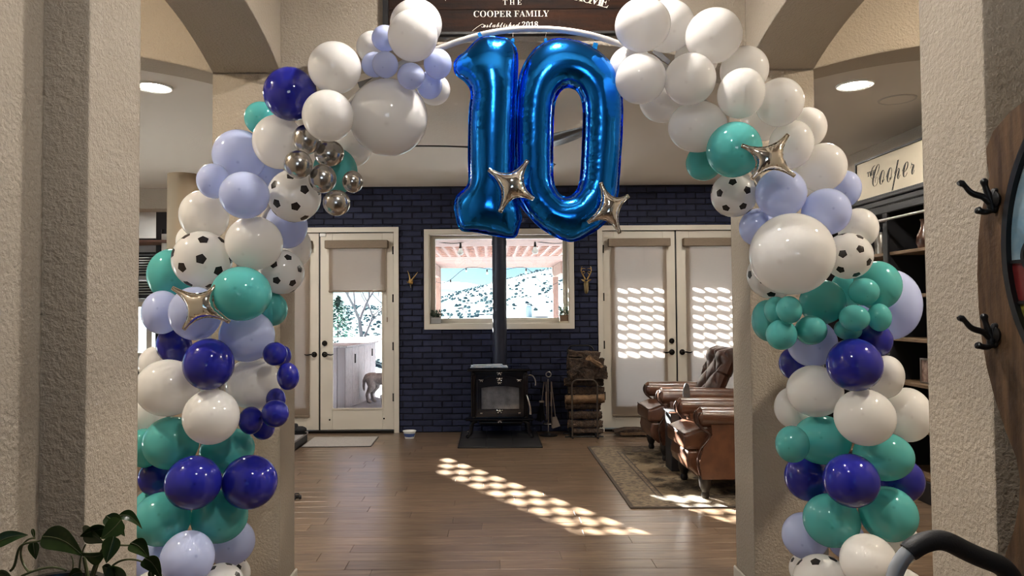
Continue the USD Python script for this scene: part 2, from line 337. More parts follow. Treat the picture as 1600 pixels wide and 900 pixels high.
struct('ceiling', bx(-6.2, 5.0, E1, 11.2, ZC, ZC + 0.12), 'ceiling_paint')
# passages beside the foyer are closed off by plain walls
for nm, x0, x1 in (('wall_passage_left', -4.2, -4.05), ('wall_passage_right', 4.2, 4.35)):
    struct(nm, bx(x0, x1, D1, E0, 0, ZF), 'stucco')
# the hall the camera stands in
struct('wall_hall_left', bx(-1.30, -1.149, -3.6, D0, 0, 3.1), 'stucco')
struct('wall_hall_right', bx(1.41, 1.56, -3.6, D0, 0, 3.1), 'stucco')
HW = (-0.75, 0.75, 0.95, 2.45)
struct('wall_hall_back', up_xz(ext(sbox(-1.30, 0, 1.56, 3.1).difference(sbox(HW[0], HW[2], HW[1], HW[3])), .15), -3.75), 'stucco')
struct('ceiling_hall', bx(-1.30, 1.56, -3.75, D0, 3.0, 3.1), 'ceiling_paint')
# living room walls
struct('wall_living_right', bx(3.70, 3.85, E1, 9.2, 0, ZC), 'stucco')
LWIN = (4.7, 8.0, .12, 2.5)
struct('wall_living_left', up_yz(ext(sbox(E1, 0, 11.2, ZC).difference(sbox(LWIN[0], LWIN[2], LWIN[1], LWIN[3])), .15), -6.2), 'stucco')
struct('ground_left', bx(-40, -6.2, -20, 9.2, -.3, -.12), 'pale_deck')
WX0 = -3.30

# openings in the brick wall, from the picture
def xz(px, py, y=WB):
    p = P(px, py, y); return float(p[0]), float(p[2])
zdoor = xz(560, 363)[1]
LX0, LX1 = xz(500, 500)[0], xz(615, 500)[0]                 # right leaf of the left pair
MX0, MX1 = xz(943, 500)[0], xz(1056.5, 500)[0]              # left leaf of the right pair
LW = LX1 - LX0
OPEN_L = (LX0 - 0.02 - LW, LX1 + 0.005)
OPEN_R = (MX0 - 0.005, MX1 + 0.02 + LW)
wx0, wz1 = xz(670, 366); wx1, wz0 = xz(890, 506)
holes = [sbox(OPEN_L[0], -1, OPEN_L[1], zdoor), sbox(OPEN_R[0], -1, OPEN_R[1], zdoor), sbox(wx0, wz0, wx1, wz1)]
shell = sbox(WX0, 0, 3.85, ZC).difference(union_all(holes))
brick_wall = struct('wall_back', up_xz(ext(shell, 0.28), WB + 0.014), 'navy_mortar', label='navy painted brick wall behind the stove')
brick_prim = brick_wall
# every brick: the 300 that face the camera most openly are parts, the others one part
trimz = union_all([sbox(OPEN_L[0] - 0.07, -1, OPEN_L[1] + 0.065, zdoor + 0.06), sbox(OPEN_R[0] - 0.065, -1, OPEN_R[1] + 0.07, zdoor + 0.06), sbox(wx0 - 0.066, wz0 - 0.07, wx1 + 0.066, wz1 + 0.075)])
bricks = []
ch, pitch = 0.0765, 0.246
for row in range(int(ZC / ch) + 1):
    z0 = row * ch + 0.005; z1 = min(z0 + ch - 0.010, ZC)
    if z1 - z0 < 0.02: continue
    for k in range(40):
        x0 = WX0 + (k - (0.5 if row % 2 else 0)) * pitch
        s = sbox(max(x0, WX0), z0, min(x0 + pitch - 0.010, 3.68), z1)
        if s.is_empty or s.area < 1e-4: continue
        s = s.difference(trimz)
        for g in getattr(s, 'geoms', [s]):
            if g.area > 0.0008:
                b = g.bounds
                bricks.append((b, abs((b[0] + b[2]) / 2 - 0.05) + (9 if b[3] < 0 else 0)))
def seen_rank(b):
    x, z = (b[0] + b[2]) / 2, (b[1] + b[3]) / 2
    q = (x * FPX / WB + CX, 483 - (z - 1.53) * FPX / WB)
    hid = 0
    if not (470 < q[0] < 1140) or q[1] < 286: hid += 100
    if 705 < q[0] < 980 and q[1] < 375: hid += 50
    if 735 < q[0] < 826 and q[1] > 570: hid += 50
    if 769 < q[0] < 792: hid += 50
    return hid + abs(q[0] - 780) / 100
bricks.sort(key=lambda t: seen_rank(t[0]))
def one_brick(b):
    j = lambda a: R.uniform(-a, a)
    return cbx(b[0] + R.uniform(0, .003), b[2] - R.uniform(0, .003), WB + j(.003), WB + 0.02, b[1] + R.uniform(0, .002), b[3] - R.uniform(0, .002), 0.005)
for b, _ in bricks[:300]:
    obj('brick', one_brick(b), 'navy_brick', brick_prim, smooth=False)
obj('brickwork', cat_([one_brick(b) for b, _ in bricks[300:]]), 'navy_brick', brick_prim, smooth=False, kind='stuff')

# floor: planks that run across the living room
floor = struct('floor', cat_([bx(-3.0, 3.75, E0, WB + 0.3, -0.2, -0.012), bx(-6.2, -3.0, E0, 11.2, -0.2, 0.0), bx(-5.2, 5.0, -3.75, E0, -0.2, 0.0), bx(3.75, 5, E0, 9.2, -0.2, 0.0)]), 'plank_far')
y, row = E0, 0
while y < WB + 0.1:
    y1 = min(y + 0.150, WB + 0.3); x = -3.0 - R.uniform(0, 1.0)
    while x < 3.75:
        x1 = x + R.choice((0.92, 1.22, 1.22, 1.5))
        a, b = max(x, -3.0), min(x1, 3.75)
        if b - a > 0.02:
            obj('plank', cbx(a + .0008, b - .0008, y + .0008, y1 - .0008, -0.02, R.uniform(-.0004, .0004), 0.0016), 'plank', floor, smooth=False)
        x = x1
    y = y1
# baseboards
def skirting(name, x0, x1, y0, y1, h=0.13):
    struct(name, cbx(x0, x1, y0, y1, 0, h, 0.006), 'white_trim')
skirting('baseboard_inner_right', XR + 0.001, XRO, E0 - 0.014, E0)
skirting('baseboard_inner_right_jamb', XR - 0.014, XR, E0 - 0.014, E1 + 0.014)
skirting('baseboard_inner_left', XLO, XL, E0 - 0.014, E0)
skirting('baseboard_inner_left_jamb', XL, XL + 0.014, E0 - 0.014, E1 + 0.014)
skirting('baseboard_living_right', 3.685, 3.70, E1, 4.6)

# left end of the living room: pale kitchen wall, round column, dropped beam
struct('wall_kitchen', cat_([bx(-6.2, -3.3, 11.0, 11.2, 0, 0.85), bx(-6.2, -3.3, 11.0, 11.2, 1.66, ZC), bx(-6.2, -5.95, 11.0, 11.2, .85, 1.66), bx(-4.55, -3.3, 11.0, 11.2, .85, 1.66)]), 'pale_wall')
struct('wall_kitchen_side', bx(-3.30, -3.2, WB + 0.3, 11.2, 0, ZC), 'pale_wall')
struct('wall_beam', bx(-6.05, -3.30, 8.9, 9.2, 2.82, ZC), 'stucco')
struct('wall_column', moved(cyl((0, 0, 0), (0, 0, ZC), 0.178, n=40), (-3.47, 8.05, 0)), 'column_paint', label='round brown column at the left of the living room')

# ------------------------------------------------------------------ windows and doors
def sheet(x0, x1, z0, z1, y, t=0.006):
    return bx(x0, x1, y, y + t, z0, z1)
def casing(name, x0, x1, z0, z1, w, mat_='white_trim', sill=True, y=WB, d=0.022):
    o = sbox(x0 - w, z0 - (w if sill else 0), x1 + w, z1 + w).difference(sbox(x0, z0 - (0 if sill else 1), x1, z1))
    return struct(name, up_xz(ext(o, d), y - d), mat_)
win = tag(UsdGeom.Xform.Define(stage, '/World/window_1').GetPrim(), 'white framed picture window in the navy brick wall', None, None, 'structure')
fr = sbox(wx0 - 0.06, wz0 - 0.06, wx1 + 0.06, wz1 + 0.06).difference(sbox(wx0, wz0, wx1, wz1))
obj('casing', up_xz(ext(fr, 0.025), WB - 0.025), 'white_trim', win)
gx0, gz1 = xz(680, 374, WB + .14); gx1, gz0 = xz(880, 496.5, WB + .14)
rev = []
for k, (t, yy) in enumerate(((0.0, WB - 0.002), (0.018, WB + .05), (0.036, WB + .10))):
    pass
obj('lining', cat_([bx(wx0 - .004, wx0 + .012, WB - .01, WB + .28, wz0, wz1), bx(wx1 - .012, wx1 + .004, WB - .01, WB + .28, wz0, wz1), bx(wx0, wx1, WB - .01, WB + .28, wz1 - .012, wz1 + .004)]), 'white_trim', win)
obj('sill', cbx(wx0 - .004, wx1 + .004, WB - .012, WB + .28, wz0 - .015, wz0 + .012, .004), 'white_trim', win)
sash = sbox(wx0 + .01, wz0 + .01, wx1 - .01, wz1 - .01).difference(sbox(gx0, gz0, gx1, gz1))
obj('sash', up_xz(ext(sash, 0.045), WB + .13), 'white_trim', win)
bead = sbox(gx0 - .028, gz0 - .028, gx1 + .028, gz1 + .028).difference(sbox(gx0, gz0, gx1, gz1))
obj('glazing_bead', up_xz(ext(bead, 0.014), WB + .116), 'white_trim', win)
obj('pane', sheet(gx0 - .005, gx1 + .005, gz0 - .005, gz1 + .005, WB + .15), 'pane', win)

ZSILL = 0.035
g0 = xz(519, 455); g1 = xz(597.5, 638.5)
GIN = (g0[0] - LX0, LX1 - g1[0])            # stile widths beside the glass
ZG0, ZG1 = g1[1], zdoor - 0.115
def door(n, x0, x1, hand, label):
    """A french door leaf. hand = +1: lever side on the right."""
    d = tag(UsdGeom.Xform.Define(stage, f'/World/door_{n}').GetPrim(), label, None, None, 'structure')
    yf, yb = WB + 0.020, WB + 0.064
    a, b = (GIN if hand < 0 else GIN[::-1])
    obj('stile', cbx(x0, x0 + a, yf, yb, ZSILL, zdoor - .004, .003), 'white_trim', d)
    obj('stile', cbx(x1 - b, x1, yf, yb, ZSILL, zdoor - .004, .003), 'white_trim', d)
    obj('rail', cbx(x0 + a, x1 - b, yf + .001, yb, ZG1, zdoor - .004, .003), 'white_trim', d)
    obj('rail', cbx(x0 + a, x1 - b, yf + .001, yb, ZSILL, ZG0, .003), 'white_trim', d)
    bd = sbox(x0 + a - .012, ZG0 - .012, x1 - b + .012, ZG1 + .012).difference(sbox(x0 + a + .008, ZG0 + .008, x1 - b - .008, ZG1 - .008))
    obj('glazing_bead', up_xz(ext(bd, 0.01), yf - .008), 'white_trim', d)
    obj('pane', sheet(x0 + a - .003, x1 - b + .003, ZG0 - .003, ZG1 + .003, WB + .04), 'pane', d)
    hx = x1 if hand < 0 else x0
    for z in (xz(615, 391)[1], xz(615, 466)[1], xz(615, 541)[1], xz(615, 621)[1]):
        obj('hinge', cat_([cyl((hx, yf - .008, z - .05), (hx, yf - .008, z + .05), .009, n=10), bx(hx - .018, hx + .018, yf - .004, yf, z - .05, z + .05)]), 'bronze', d, label='dark bronze hinge')
    kx = (x0 + .055) if hand < 0 else (x1 - .055)
    zl, zb = xz(507, 554)[1], xz(507, 536.5)[1]
    h = obj('handle', moved(lathe([(0, 0), (.034, 0), (.036, .006), (.032, .014), (.014, .018), (.013, .045), (0, .045)]), (kx, yf, zl), (90, 0, 0)), 'bronze', d, label='dark bronze door handle')
    s = 1 if hand < 0 else -1
    obj('lever', tube(spline([(kx, yf - .04, zl), (kx + s * .035, yf - .045, zl + .004), (kx + s * .08, yf - .043, zl - .004), (kx + s * .115, yf - .04, zl + .006)], 12), [.009] * 8 + [.008, .007, .006, .005], 10), 'bronze', h)
    if n in (2, 3):
        obj('deadbolt', moved(lathe([(0, 0), (.033, 0), (.034, .008), (.028, .018), (.012, .02), (.011, .032), (0, .033)]), (kx, yf, zb), (90, 0, 0)), 'bronze', d, label='dark bronze deadbolt')
    return d, x0 + a, x1 - b
A1 = door(1, OPEN_L[0] + .005, LX0 - .02, 1, 'left leaf of the left french doors, mostly behind balloons')
A2 = door(2, LX0, LX1, -1, 'french door leaf with its shade half raised')
A3 = door(3, MX0, MX1, 1, 'french door leaf beside the log rack, shade fully down')
A4 = door(4, MX1 + .02, OPEN_R[1] - .005, -1, 'french door leaf behind the far armchair, shade fully down')
for nm, (o0, o1), sx in (('trim_1', OPEN_L, LX0 - .01), ('trim_2', OPEN_R, MX1 + .01)):
    casing(nm, o0, o1, 0, zdoor, 0.062, sill=False)
    struct(nm + '_threshold', cbx(o0, o1, WB - .03, WB + .2, -.011, ZSILL - .004, .005), 'bronze')
    struct(nm + '_gap', bx(sx - .012, sx + .012, WB + .03, WB + .10, ZSILL - .004, zdoor), 'black_paint')
    struct(nm + '_head', bx(o0, o1, WB + .07, WB + .12, zdoor - .02, zdoor + .02), 'white_trim')
# sun-shade rollers on the doors
def roller(d, hem_py, label, group=None):
    _, a, b = d
    x0, x1 = a - .055, b + .055
    zt = xz(560, 376)[1]; zb = xz(560, 388.5)[1]; zh = xz(560, hem_py)[1]
    t = thing('roller_shade', label, 'roller shade')
    obj('valance', cbx(x0 - .025, x1 + .025, WB - .075, WB + .009, zb, zt, .006), 'linen_thick', t, label='flat linen valance')
    obj('cloth', bx(x0 + .015, x1 - .015, WB - .0065, WB - .005, zh, zb + .02), 'linen', t)
    obj('hem_bar', cbx(x0 + .012, x1 - .012, WB - .013, WB + .001, zh - .012, zh + .012, .005), 'linen_thick', t)
    if hem_py < 500:
        zc = xz(606, 497)[1]
        obj('pull_cord', cat_([tube([(x1 + .005, WB - .01, zb), (x1 + .008, WB - .01, zc)], .0022, 6), cyl((x1 + .008, WB - .01, zc - .05), (x1 + .008, WB - .01, zc + .01), .007, n=8)]), 'linen_thick', t)
roller(A1, 650, 'linen roller shade on the leftmost door leaf, seen beside the balloons')
roller(A2, 455, 'half raised linen roller shade on the door with the garden view')
roller(A3, 652, 'fully lowered linen roller shade beside the log rack, dappled with sun')
roller(A4, 652, 'fully lowered linen roller shade behind the far armchair')
for k, (px, py) in enumerate(((515, 656), (600, 654))):
    q = P(px, py, WB + .02)
    obj('screw_cover', moved(lathe([(0, 0), (.011, 0), (.009, .006), (0, .007)], 12), q, (90, 0, 0)), 'bronze', A2[0])
obj('door_sensor', cbx(LX0 - .005, LX0 + .07, WB + .004, WB + .02, zdoor - .05, zdoor - .008, .004), 'white_plastic', A2[0])

# window behind the camera: it shows in the foil and in the stove glass
win3 = tag(UsdGeom.Xform.Define(stage, '/World/window_3').GetPrim(), 'window in the hall behind the camera', None, None, 'structure')
for a_, b_ in ((HW[0], 0), (0, HW[1])):
    o = sbox(a_, HW[2], b_, HW[3]); obj('sash', up_xz(ext(o.difference(o.buffer(-.045, join_style=2)), .06), -3.71), 'white_trim', win3)
    obj('pane', sheet(a_ + .04, b_ - .04, HW[2] + .04, HW[3] - .04, -3.68), 'pane', win3)
struct('ground_front', bx(-40, 40, -60, -3.76, -.4, -.2), 'patio_slab')
# glazed garden doors in the left wall of the living room
win4 = tag(UsdGeom.Xform.Define(stage, '/World/window_4').GetPrim(), 'wide garden window in the left wall of the living room', None, None, 'structure')
for k in range(3):
    a_, b_ = LWIN[0] + 1.1 * k, LWIN[0] + 1.1 * (k + 1)
    o = sbox(a_, LWIN[2], b_, LWIN[3]); obj('sash', up_yz(ext(o.difference(o.buffer(-.05, join_style=2)), .06), -6.16), 'white_trim', win4)
    obj('pane', bx(-6.135, -6.129, a_ + .045, b_ - .045, LWIN[2] + .045, LWIN[3] - .045), 'pane', win4)
# kitchen window, barely seen at the left
win2 = tag(UsdGeom.Xform.Define(stage, '/World/window_2').GetPrim(), 'bright kitchen window low on the pale wall', None, None, 'structure')
o = sbox(-5.97, .83, -4.53, 1.68).difference(union_all([sbox(-5.9, .9, -5.30, 1.6), sbox(-5.22, .9, -4.62, 1.6)]))
obj('frame', up_xz(ext(o, .06), 10.98), 'white_trim', win2)
obj('pane', sheet(-5.95, -4.55, .85, 1.66, 11.06), 'pane', win2)

# ------------------------------------------------------------------ lamps
def downlight(loc, m, label, r=.085):
    t = thing('recessed_ceiling_light', label, 'ceiling light', loc)
    obj('trim_ring', lathe([(r - .008, -.004), (r + .018, -.008), (r + .024, 0), (r + .024, .004), (r - .008, .004), (r - .008, -.004)], 32), 'white_plastic', t)
    obj('lens', moved(lathe([(0, 0), (r - .008, 0), (r - .008, .003), (0, .003)], 32), (0, 0, -.002)), m, t, smooth=False)
q = PZ(240, 135, ZC); downlight((q[0], q[1], ZC - .005), 'lamp_living', 'round recessed light glowing in the ceiling left of the balloon arch', .10)
q = PZ(1336, 132, ZC); downlight((q[0], q[1], ZC - .005), 'lamp_living', 'round recessed light glowing in the ceiling right of the balloon arch', .10)
downlight((-2.40, 7.30, ZC - .005), 'lamp_living', 'recessed light in the living room ceiling hidden behind the left balloons', .10)
downlight((2.50, 7.30, ZC - .005), 'lamp_living', 'recessed light in the living room ceiling hidden behind the right balloons', .10)
downlight((-4.70, 10.1, ZC - .005), 'lamp_living', 'recessed light in the kitchen ceiling behind the dropped beam', .10)
downlight((0.22, 2.72, ZF - .005), 'lamp_foyer', 'recessed light in the foyer ceiling above the balloon arch')
downlight((-2.75, 2.35, ZF - .005), 'lamp_passage', 'recessed light above the passage left of the foyer')
downlight((3.0, 2.35, ZF - .005), 'lamp_passage', 'recessed light above the passage right of the foyer')
downlight((0.08, 1.25, 2.995), 'lamp_hall', 'recessed light in the hall ceiling just before the near opening')
q = PZ(1402, 155, ZC)
t = thing('ceiling_speaker', 'faint round flush speaker in the ceiling beyond the right recessed light', 'speaker', (q[0], q[1], ZC - .004))
obj('rim', lathe([(.115, -.003), (.128, -.004), (.13, .004), (.115, .004), (.115, -.003)], 32), 'vent_white', t)
obj('grille', moved(lathe([(0, 0), (.115, 0), (.115, .003), (0, .003)], 32), (0, 0, -.001)), 'ceiling_paint', t)
# ------------------------------------------------------------------ wood stove
YS0, YS1 = 8.34, 8.76
def sx(px, y=YS0): return float(P(px, 600, y)[0])
def sz(py, y=YS0): return float(P(780, py, y)[2])
st = thing('wood_stove', 'black enamel wood stove with a glass door, standing on the dark hearth pad', 'stove', (0, 0, 0))
bx0, bx1 = sx(736), sx(825); zt, zb = sz(580), sz(657)
cxs = (bx0 + bx1) / 2
body = rbx(bx0, bx1, YS0 + .02, YS1, zb, zt, .025)
obj('firebox', body, 'black_enamel', st)
obj('top_plate', cat_([rbx(sx(730), sx(828), YS0 - .03, YS1 + .02, zt, zt + .03, .012), rbx(sx(737), sx(822), YS0 + .01, YS1, zt - .02, zt, .008)]), 'black_enamel', st)
obj('base_skirt', cat_([rbx(sx(731), sx(829), YS0 - .015, YS1 + .01, zb - .005, zb + .03, .012), rbx(sx(748), sx(816), YS0 + .01, YS1 - .02, zb - .055, zb, .02), rbx(sx(727), sx(833), YS0 - .06, YS0 + .10, zb + .005, zb + .025, .01)]), 'black_enamel', st)
for s in (-1, 1):   # fluted corner posts with ball ornaments
    x = bx0 + .03 if s < 0 else bx1 - .03
    obj('corner_post', cat_([cyl((x + k * .016, YS0 + .012, zb + .05), (x + k * .016, YS0 + .012, zt - .05), .011, n=10) for k in (-1.3, 0, 1.3)] + [moved(trimesh.creation.icosphere(2, .024), (x, YS0 + .005, zt - .03)), moved(trimesh.creation.icosphere(2, .024), (x, YS0 + .005, zb + .03))]), 'black_enamel', st)
dx0, dx1, dz0, dz1 = sx(744), sx(818), sz(650), sz(586)
gx0_, gx1_, gz0_, gz1_ = sx(752), sx(811), sz(639), sz(603)
arch_glass = Polygon([(gx0_, gz0_), (gx1_, gz0_), (gx1_, gz1_ - .02)] + [(gx0_ + (gx1_ - gx0_) * t, gz1_ - .02 + .02 * math.sin(math.pi * t)) for t in np.linspace(1, 0, 12)])
door_shape = Polygon([(dx0, dz0), (dx1, dz0), (dx1, dz1 - .05)] + [(dx0 + (dx1 - dx0) * t, dz1 - .05 + .05 * math.sin(math.pi * t)) for t in np.linspace(1, 0, 16)])
sd = obj('door', cat_([up_xz(ext(door_shape.difference(arch_glass), .03), YS0 - .012), up_xz(ext(arch_glass.buffer(.014).difference(arch_glass.buffer(.002)), .016), YS0 - .024), up_xz(ext(door_shape.buffer(-.012).difference(door_shape.buffer(-.026)), .01), YS0 - .018)]), 'black_enamel', st)
obj('glass', up_xz(ext(arch_glass.buffer(.004), .006), YS0 - .004), 'stove_glass', sd, label='smoked glass window of the stove door')
def boss(x, z, sc=1.0):
    return cat_([moved(trimesh.creation.icosphere(2, .02 * sc), (x, YS0 - .016, z), scale=None)] + [moved(trimesh.creation.icosphere(1, .011 * sc), (x + dx * sc, YS0 - .016, z + dz * sc)) for dx, dz in ((-.028, .006), (.028, .006), (-.016, -.018), (.016, -.018))])
for m_ in [boss(cxs, sz(583), .9), boss(cxs, sz(592), 1.0), boss(cxs, sz(598), .7), boss(cxs, sz(642), 1.1), boss(cxs, sz(657), 1.0)] + [boss(x, sz(594), .7) for x in (sx(752), sx(811))] + [boss(x, sz(645), .5) for x in (sx(752), sx(811))]: obj('ornament', m_, 'chrome', st, label='shiny cast ornament')
zl = zb - .04
for s in (-1, 1):
    for y in (YS0 + .05, YS1 - .05):
        x = cxs + s * .30
        pts = spline([(x - s * .03, y, zb), (x + s * .03, y - .015, zb - .05), (x + s * .035, y - .02, zb * .45), (x + s * .075, y - .03, .045)], 10)
        obj('leg', cat_([tube(pts, np.linspace(.034, .016, 10), 10), moved(trimesh.creation.icosphere(2, .022), (x + s * .077, y - .03, .041))]), 'black_enamel', st)
hh = obj('air_lever', tube(spline([(bx1, YS0 + .05, sz(588)), (bx1 + .055, YS0 + .03, sz(588)), (bx1 + .075, YS0 + .025, sz(591)), (bx1 + .085, YS0 + .02, sz(603))], 16), .007, 8), 'pewter', st, label='bent steel lever')
obj('door_handle', tube(spline([(bx1 - .02, YS0 - .03, sz(617)), (bx1 + .005, YS0 - .05, sz(627)), (bx1 + .02, YS0 - .05, sz(637)), (bx1 + .022, YS0 - .05, sz(647))], 14), np.linspace(.007, .015, 14), 8), 'pewter', st, label='coiled steel door handle')
xf = float(P(780.7, 500, 8.6)[0])
fl = obj('flue_pipe', cat_([cyl((xf, 8.60, zt + .02), (xf, 8.60, ZC), .0855, n=32)]), 'flue_black', st)
obj('collar', cat_([cyl((xf, 8.60, sz(378, 8.6) - .012 - .03), (xf, 8.60, sz(378, 8.6) + .012), .0895, n=32), cyl((xf, 8.60, zt + .025), (xf, 8.60, zt + .06), .10, n=32)]), 'flue_black', fl)
hp = [PZ(715, 701, 0), PZ(848, 700, 0)]
t = thing('hearth_pad', 'flat dark slate hearth pad under the wood stove', 'hearth pad')
hx0, hx1, hy0 = hp[0][0], hp[1][0], hp[0][1]
wt = (hx1 - hx0)
for i in range(3):
    for j in range(2):
        obj('tile', cbx(hx0 + .012 + i * (wt - .024) / 3 + .001, hx0 + .012 + (i + 1) * (wt - .024) / 3 - .001, hy0 + .012 + j * .54, hy0 + .012 + (j + 1) * .54 - .002, .001, .016, .002), 'hearth_slate', t, smooth=False)
obj('edge_strip', cat_([cbx(hx0, hx1, hy0, hy0 + .013, .001, .018, .003), cbx(hx0, hx0 + .013, hy0, hy0 + 1.09, .001, .018, .003), cbx(hx1 - .013, hx1, hy0, hy0 + 1.09, .001, .018, .003)]), 'black_paint', t)
# newspaper on the stove top
ztop = zt + .031
t = thing('newspaper', 'folded blue and white newspaper lying on top of the wood stove', 'newspaper')
for k in range(4):
    g = trimesh.creation.box([.44 - .03 * k, .15, .006]).subdivide().subdivide().subdivide()
    g = jitter(moved(g, (float(P(763, 575, 8.5)[0]) + R.uniform(-.02, .02), 8.405, ztop + .014 + .0085 * k), (0, 0, R.uniform(-3, 3))), .0045, 9, k)
    obj('sheet', g, 'paper', t)

# ------------------------------------------------------------------ fire tools
t = thing('fireplace_tool_set', 'pewter fireplace tools hanging on a stand between stove and log rack', 'fire tools')
fy = 8.62
def fp(px, py, y=fy): return P(px, py, y)
base = fp(857, 683); bxx, byy = base[0], fy
obj('base', cat_([moved(lathe([(0, 0), (.11, 0), (.11, .012), (.03, .02), (.012, .04), (0, .04)]), (bxx, byy, 0))]), 'iron', t)
obj('post', cyl((bxx, byy, .03), (bxx, byy, fp(857, 592)[2]), .008, n=10), 'pewter', t)
ring = fp(857, 585)
a = np.linspace(0, 2 * np.pi, 24)
obj('ring_handle', tube([(ring[0] + .03 * math.cos(k), byy, ring[2] + .03 * math.sin(k)) for k in a], .0075, 8), 'pewter', t)
zc_ = fp(857, 662)[2]
obj('cradle', tube([(bxx + .065 * math.cos(k), byy + .05 * math.sin(k), zc_) for k in a], .005, 6), 'pewter', t)
zk = fp(857, 596)[2]
for nm, px, tip_py, dy in (('poker', 853, 655, -.03), ('tongs', 861, 668, -.02)):
    x = fp(px, 600)[0]
    obj(nm, cat_([tube([(x, byy + dy, zk), (x + .005, byy + dy, fp(px, tip_py)[2])], .0055, 8), cyl((x, byy + dy, fp(px, 634)[2]), (x, byy + dy, fp(px, 612)[2]), .011, n=10)]), 'pewter', t)
xb = fp(846, 620)[0]
b = obj('brush', tube([(xb + .03, byy - .04, zk), (xb, byy - .04, fp(846, 628)[2])], .006, 8), 'pewter', t)
z0_, z1_ = fp(846, 658)[2], fp(846, 628)[2]
bris = [tube([(xb + R.uniform(-.02, .02), byy - .04 + R.uniform(-.02, .02), z1_), (xb + R.uniform(-.065, .05), byy - .04 + R.uniform(-.05, .05), z0_ + R.uniform(0, .03))], .0028, 3) for _ in range(90)]
obj('bristles', cat_(bris), 'iron', b, kind='stuff')
obj('ferrule', cbx(xb - .03, xb + .03, byy - .06, byy - .02, z1_ - .005, z1_ + .02, .006), 'pewter', b)
xs_ = fp(868, 640)[0]
b = obj('shovel', tube([(xs_ - .05, byy - .03, zk), (xs_ - .005, byy - .03, fp(866, 650)[2])], .006, 8), 'pewter', t)
sh = Polygon([(fp(863, 651)[0], fp(863, 651)[2]), (fp(869, 650)[0], fp(869, 650)[2]), (fp(875, 665)[0], fp(875, 665)[2]), (fp(863, 669)[0], fp(863, 669)[2])])
obj('blade', up_xz(ext(sh, .004), byy - .035), 'pewter', b, label='flat pale shovel blade')

# ------------------------------------------------------------------ log rack
t = thing('log_rack', 'dark steel hoop rack loaded with firewood beside the french doors', 'log rack')
ly0, ly1 = 8.42, 8.72
def rack_hoop(y, pxl, pxr, pytop, m='rack_steel'):
    xl, xr = P(pxl, 640, y)[0], P(pxr, 640, y)[0]; z = P(900, pytop, y)[2]
    rc = .07; arcl = [(xl + rc - rc * math.cos(a_), y, z - rc + rc * math.sin(a_)) for a_ in np.linspace(0, math.pi / 2, 9)]
    arcr = [(xr - rc + rc * math.sin(a_), y, z - rc + rc * math.cos(a_)) for a_ in np.linspace(0, math.pi / 2, 9)]
    return tube([(xl, y, 0.015), (xl, y, .3)] + arcl + arcr + [(xr, y, .3), (xr, y, 0.015)], .0105, 10)
obj('front_hoop', rack_hoop(ly0, 894, 933.5, 593.5), 'rack_steel', t)
obj('back_hoop', rack_hoop(ly1 + .05, 888, 928, 540), 'iron', t)
xl, xr = P(894, 680, ly0)[0], P(933.5, 680, ly0)[0]
obj('base_rail', cat_([cyl((x, ly0 - .06, .014), (x, ly1 + .09, .014), .011, n=10) for x in (xl, xr)] + [cyl((xl - .08, y, .012), (xr + .08, y, .012), .008, n=8) for y in (ly0 + .05, ly1 - .04)]), 'iron', t)
def log(px0, px1, py0, py1, y, label, split=False, seed=0, m='bark', tilt=0):
    """A rough log lying across the rack; px/py bound its picture."""
    a, b = P(px0, (py0 + py1) / 2, y), P(px1, (py0 + py1) / 2 + tilt, y)
    r = abs(P(900, py0, y)[2] - P(900, py1, y)[2]) / 2 * .84
    n, k = 26, 22
    V = []
    rr = np.random.default_rng(seed)
    lob = 1 + .10 * np.sin(np.linspace(0, 2 * np.pi, n, endpoint=False) * 3 + rr.uniform(0, 6)) + rr.normal(0, .035, n)
    for i in range(k):
        s = i / (k - 1); c = a + (b - a) * s + np.array([0, rr.normal(0, .003), rr.normal(0, .003)])
        q = np.linspace(0, 2 * np.pi, n, endpoint=False)
        rad = r * lob * (1 + .05 * math.sin(s * 9 + seed)) * (1 if 0 < i < k - 1 else .93)
        prof_y, prof_z = np.cos(q) * rad, np.sin(q) * rad
        if split: prof_y = np.maximum(prof_y, -.35 * r)
        V.append(np.c_[np.full(n, c[0]) + rr.normal(0, .004, n) * (i in (0, k - 1)), c[1] + prof_y, c[2] + prof_z])
    V = np.vstack(V); F = []
    for i in range(k - 1):
        for j in range(n):
            p, q_, r_, s_ = i * n + j, i * n + (j + 1) % n, (i + 1) * n + (j + 1) % n, (i + 1) * n + j
            F += [[p, q_, r_], [p, r_, s_]]
    body = trimesh.Trimesh(V, np.array(F)[:, ::-1], process=False)
    t_ = thing('firewood_log', label, 'log', group=None)
    obj('bark', body, m, t_)
    ends = []
    for i in (0, k - 1):
        ring_ = V[i * n:(i + 1) * n]; c = ring_.mean(0)
        f = [[j, (j + 1) % n, n] for j in range(n)] if i == 0 else [[(j + 1) % n, j, n] for j in range(n)]
        ends.append(trimesh.Trimesh(np.vstack([ring_, c]), np.array(f)[:, ::-1], process=False))
    for e_ in ends: obj('cut_end', e_, 'split_wood', t_, label='pale sawn end')
yl = 8.57
log(896, 942, 669, 678, yl - .01, 'thin dark log at the very bottom of the log rack', seed=1)
log(887, 941, 655, 669, yl, 'second log from the bottom of the log rack, ridged bark', seed=2)
log(890, 940, 641, 655, yl - .02, 'third log from the bottom of the log rack, grey topped', seed=3)
log(884, 938, 626, 641, yl + .02, 'nearly black log below the knotty one in the rack', seed=4)
t_knot = (883, 944)
log(883, 944, 616, 632, yl - .055, 'pale brown knotty log with a burl, middle of the rack', seed=5, m='split_wood', tilt=-1)
log(889, 944, 604, 617, yl, 'log with a flat tan split face above the knotty one', split=True, seed=6)
log(882, 942, 590, 605, yl + .01, 'log just behind the top bar of the front hoop', seed=7)
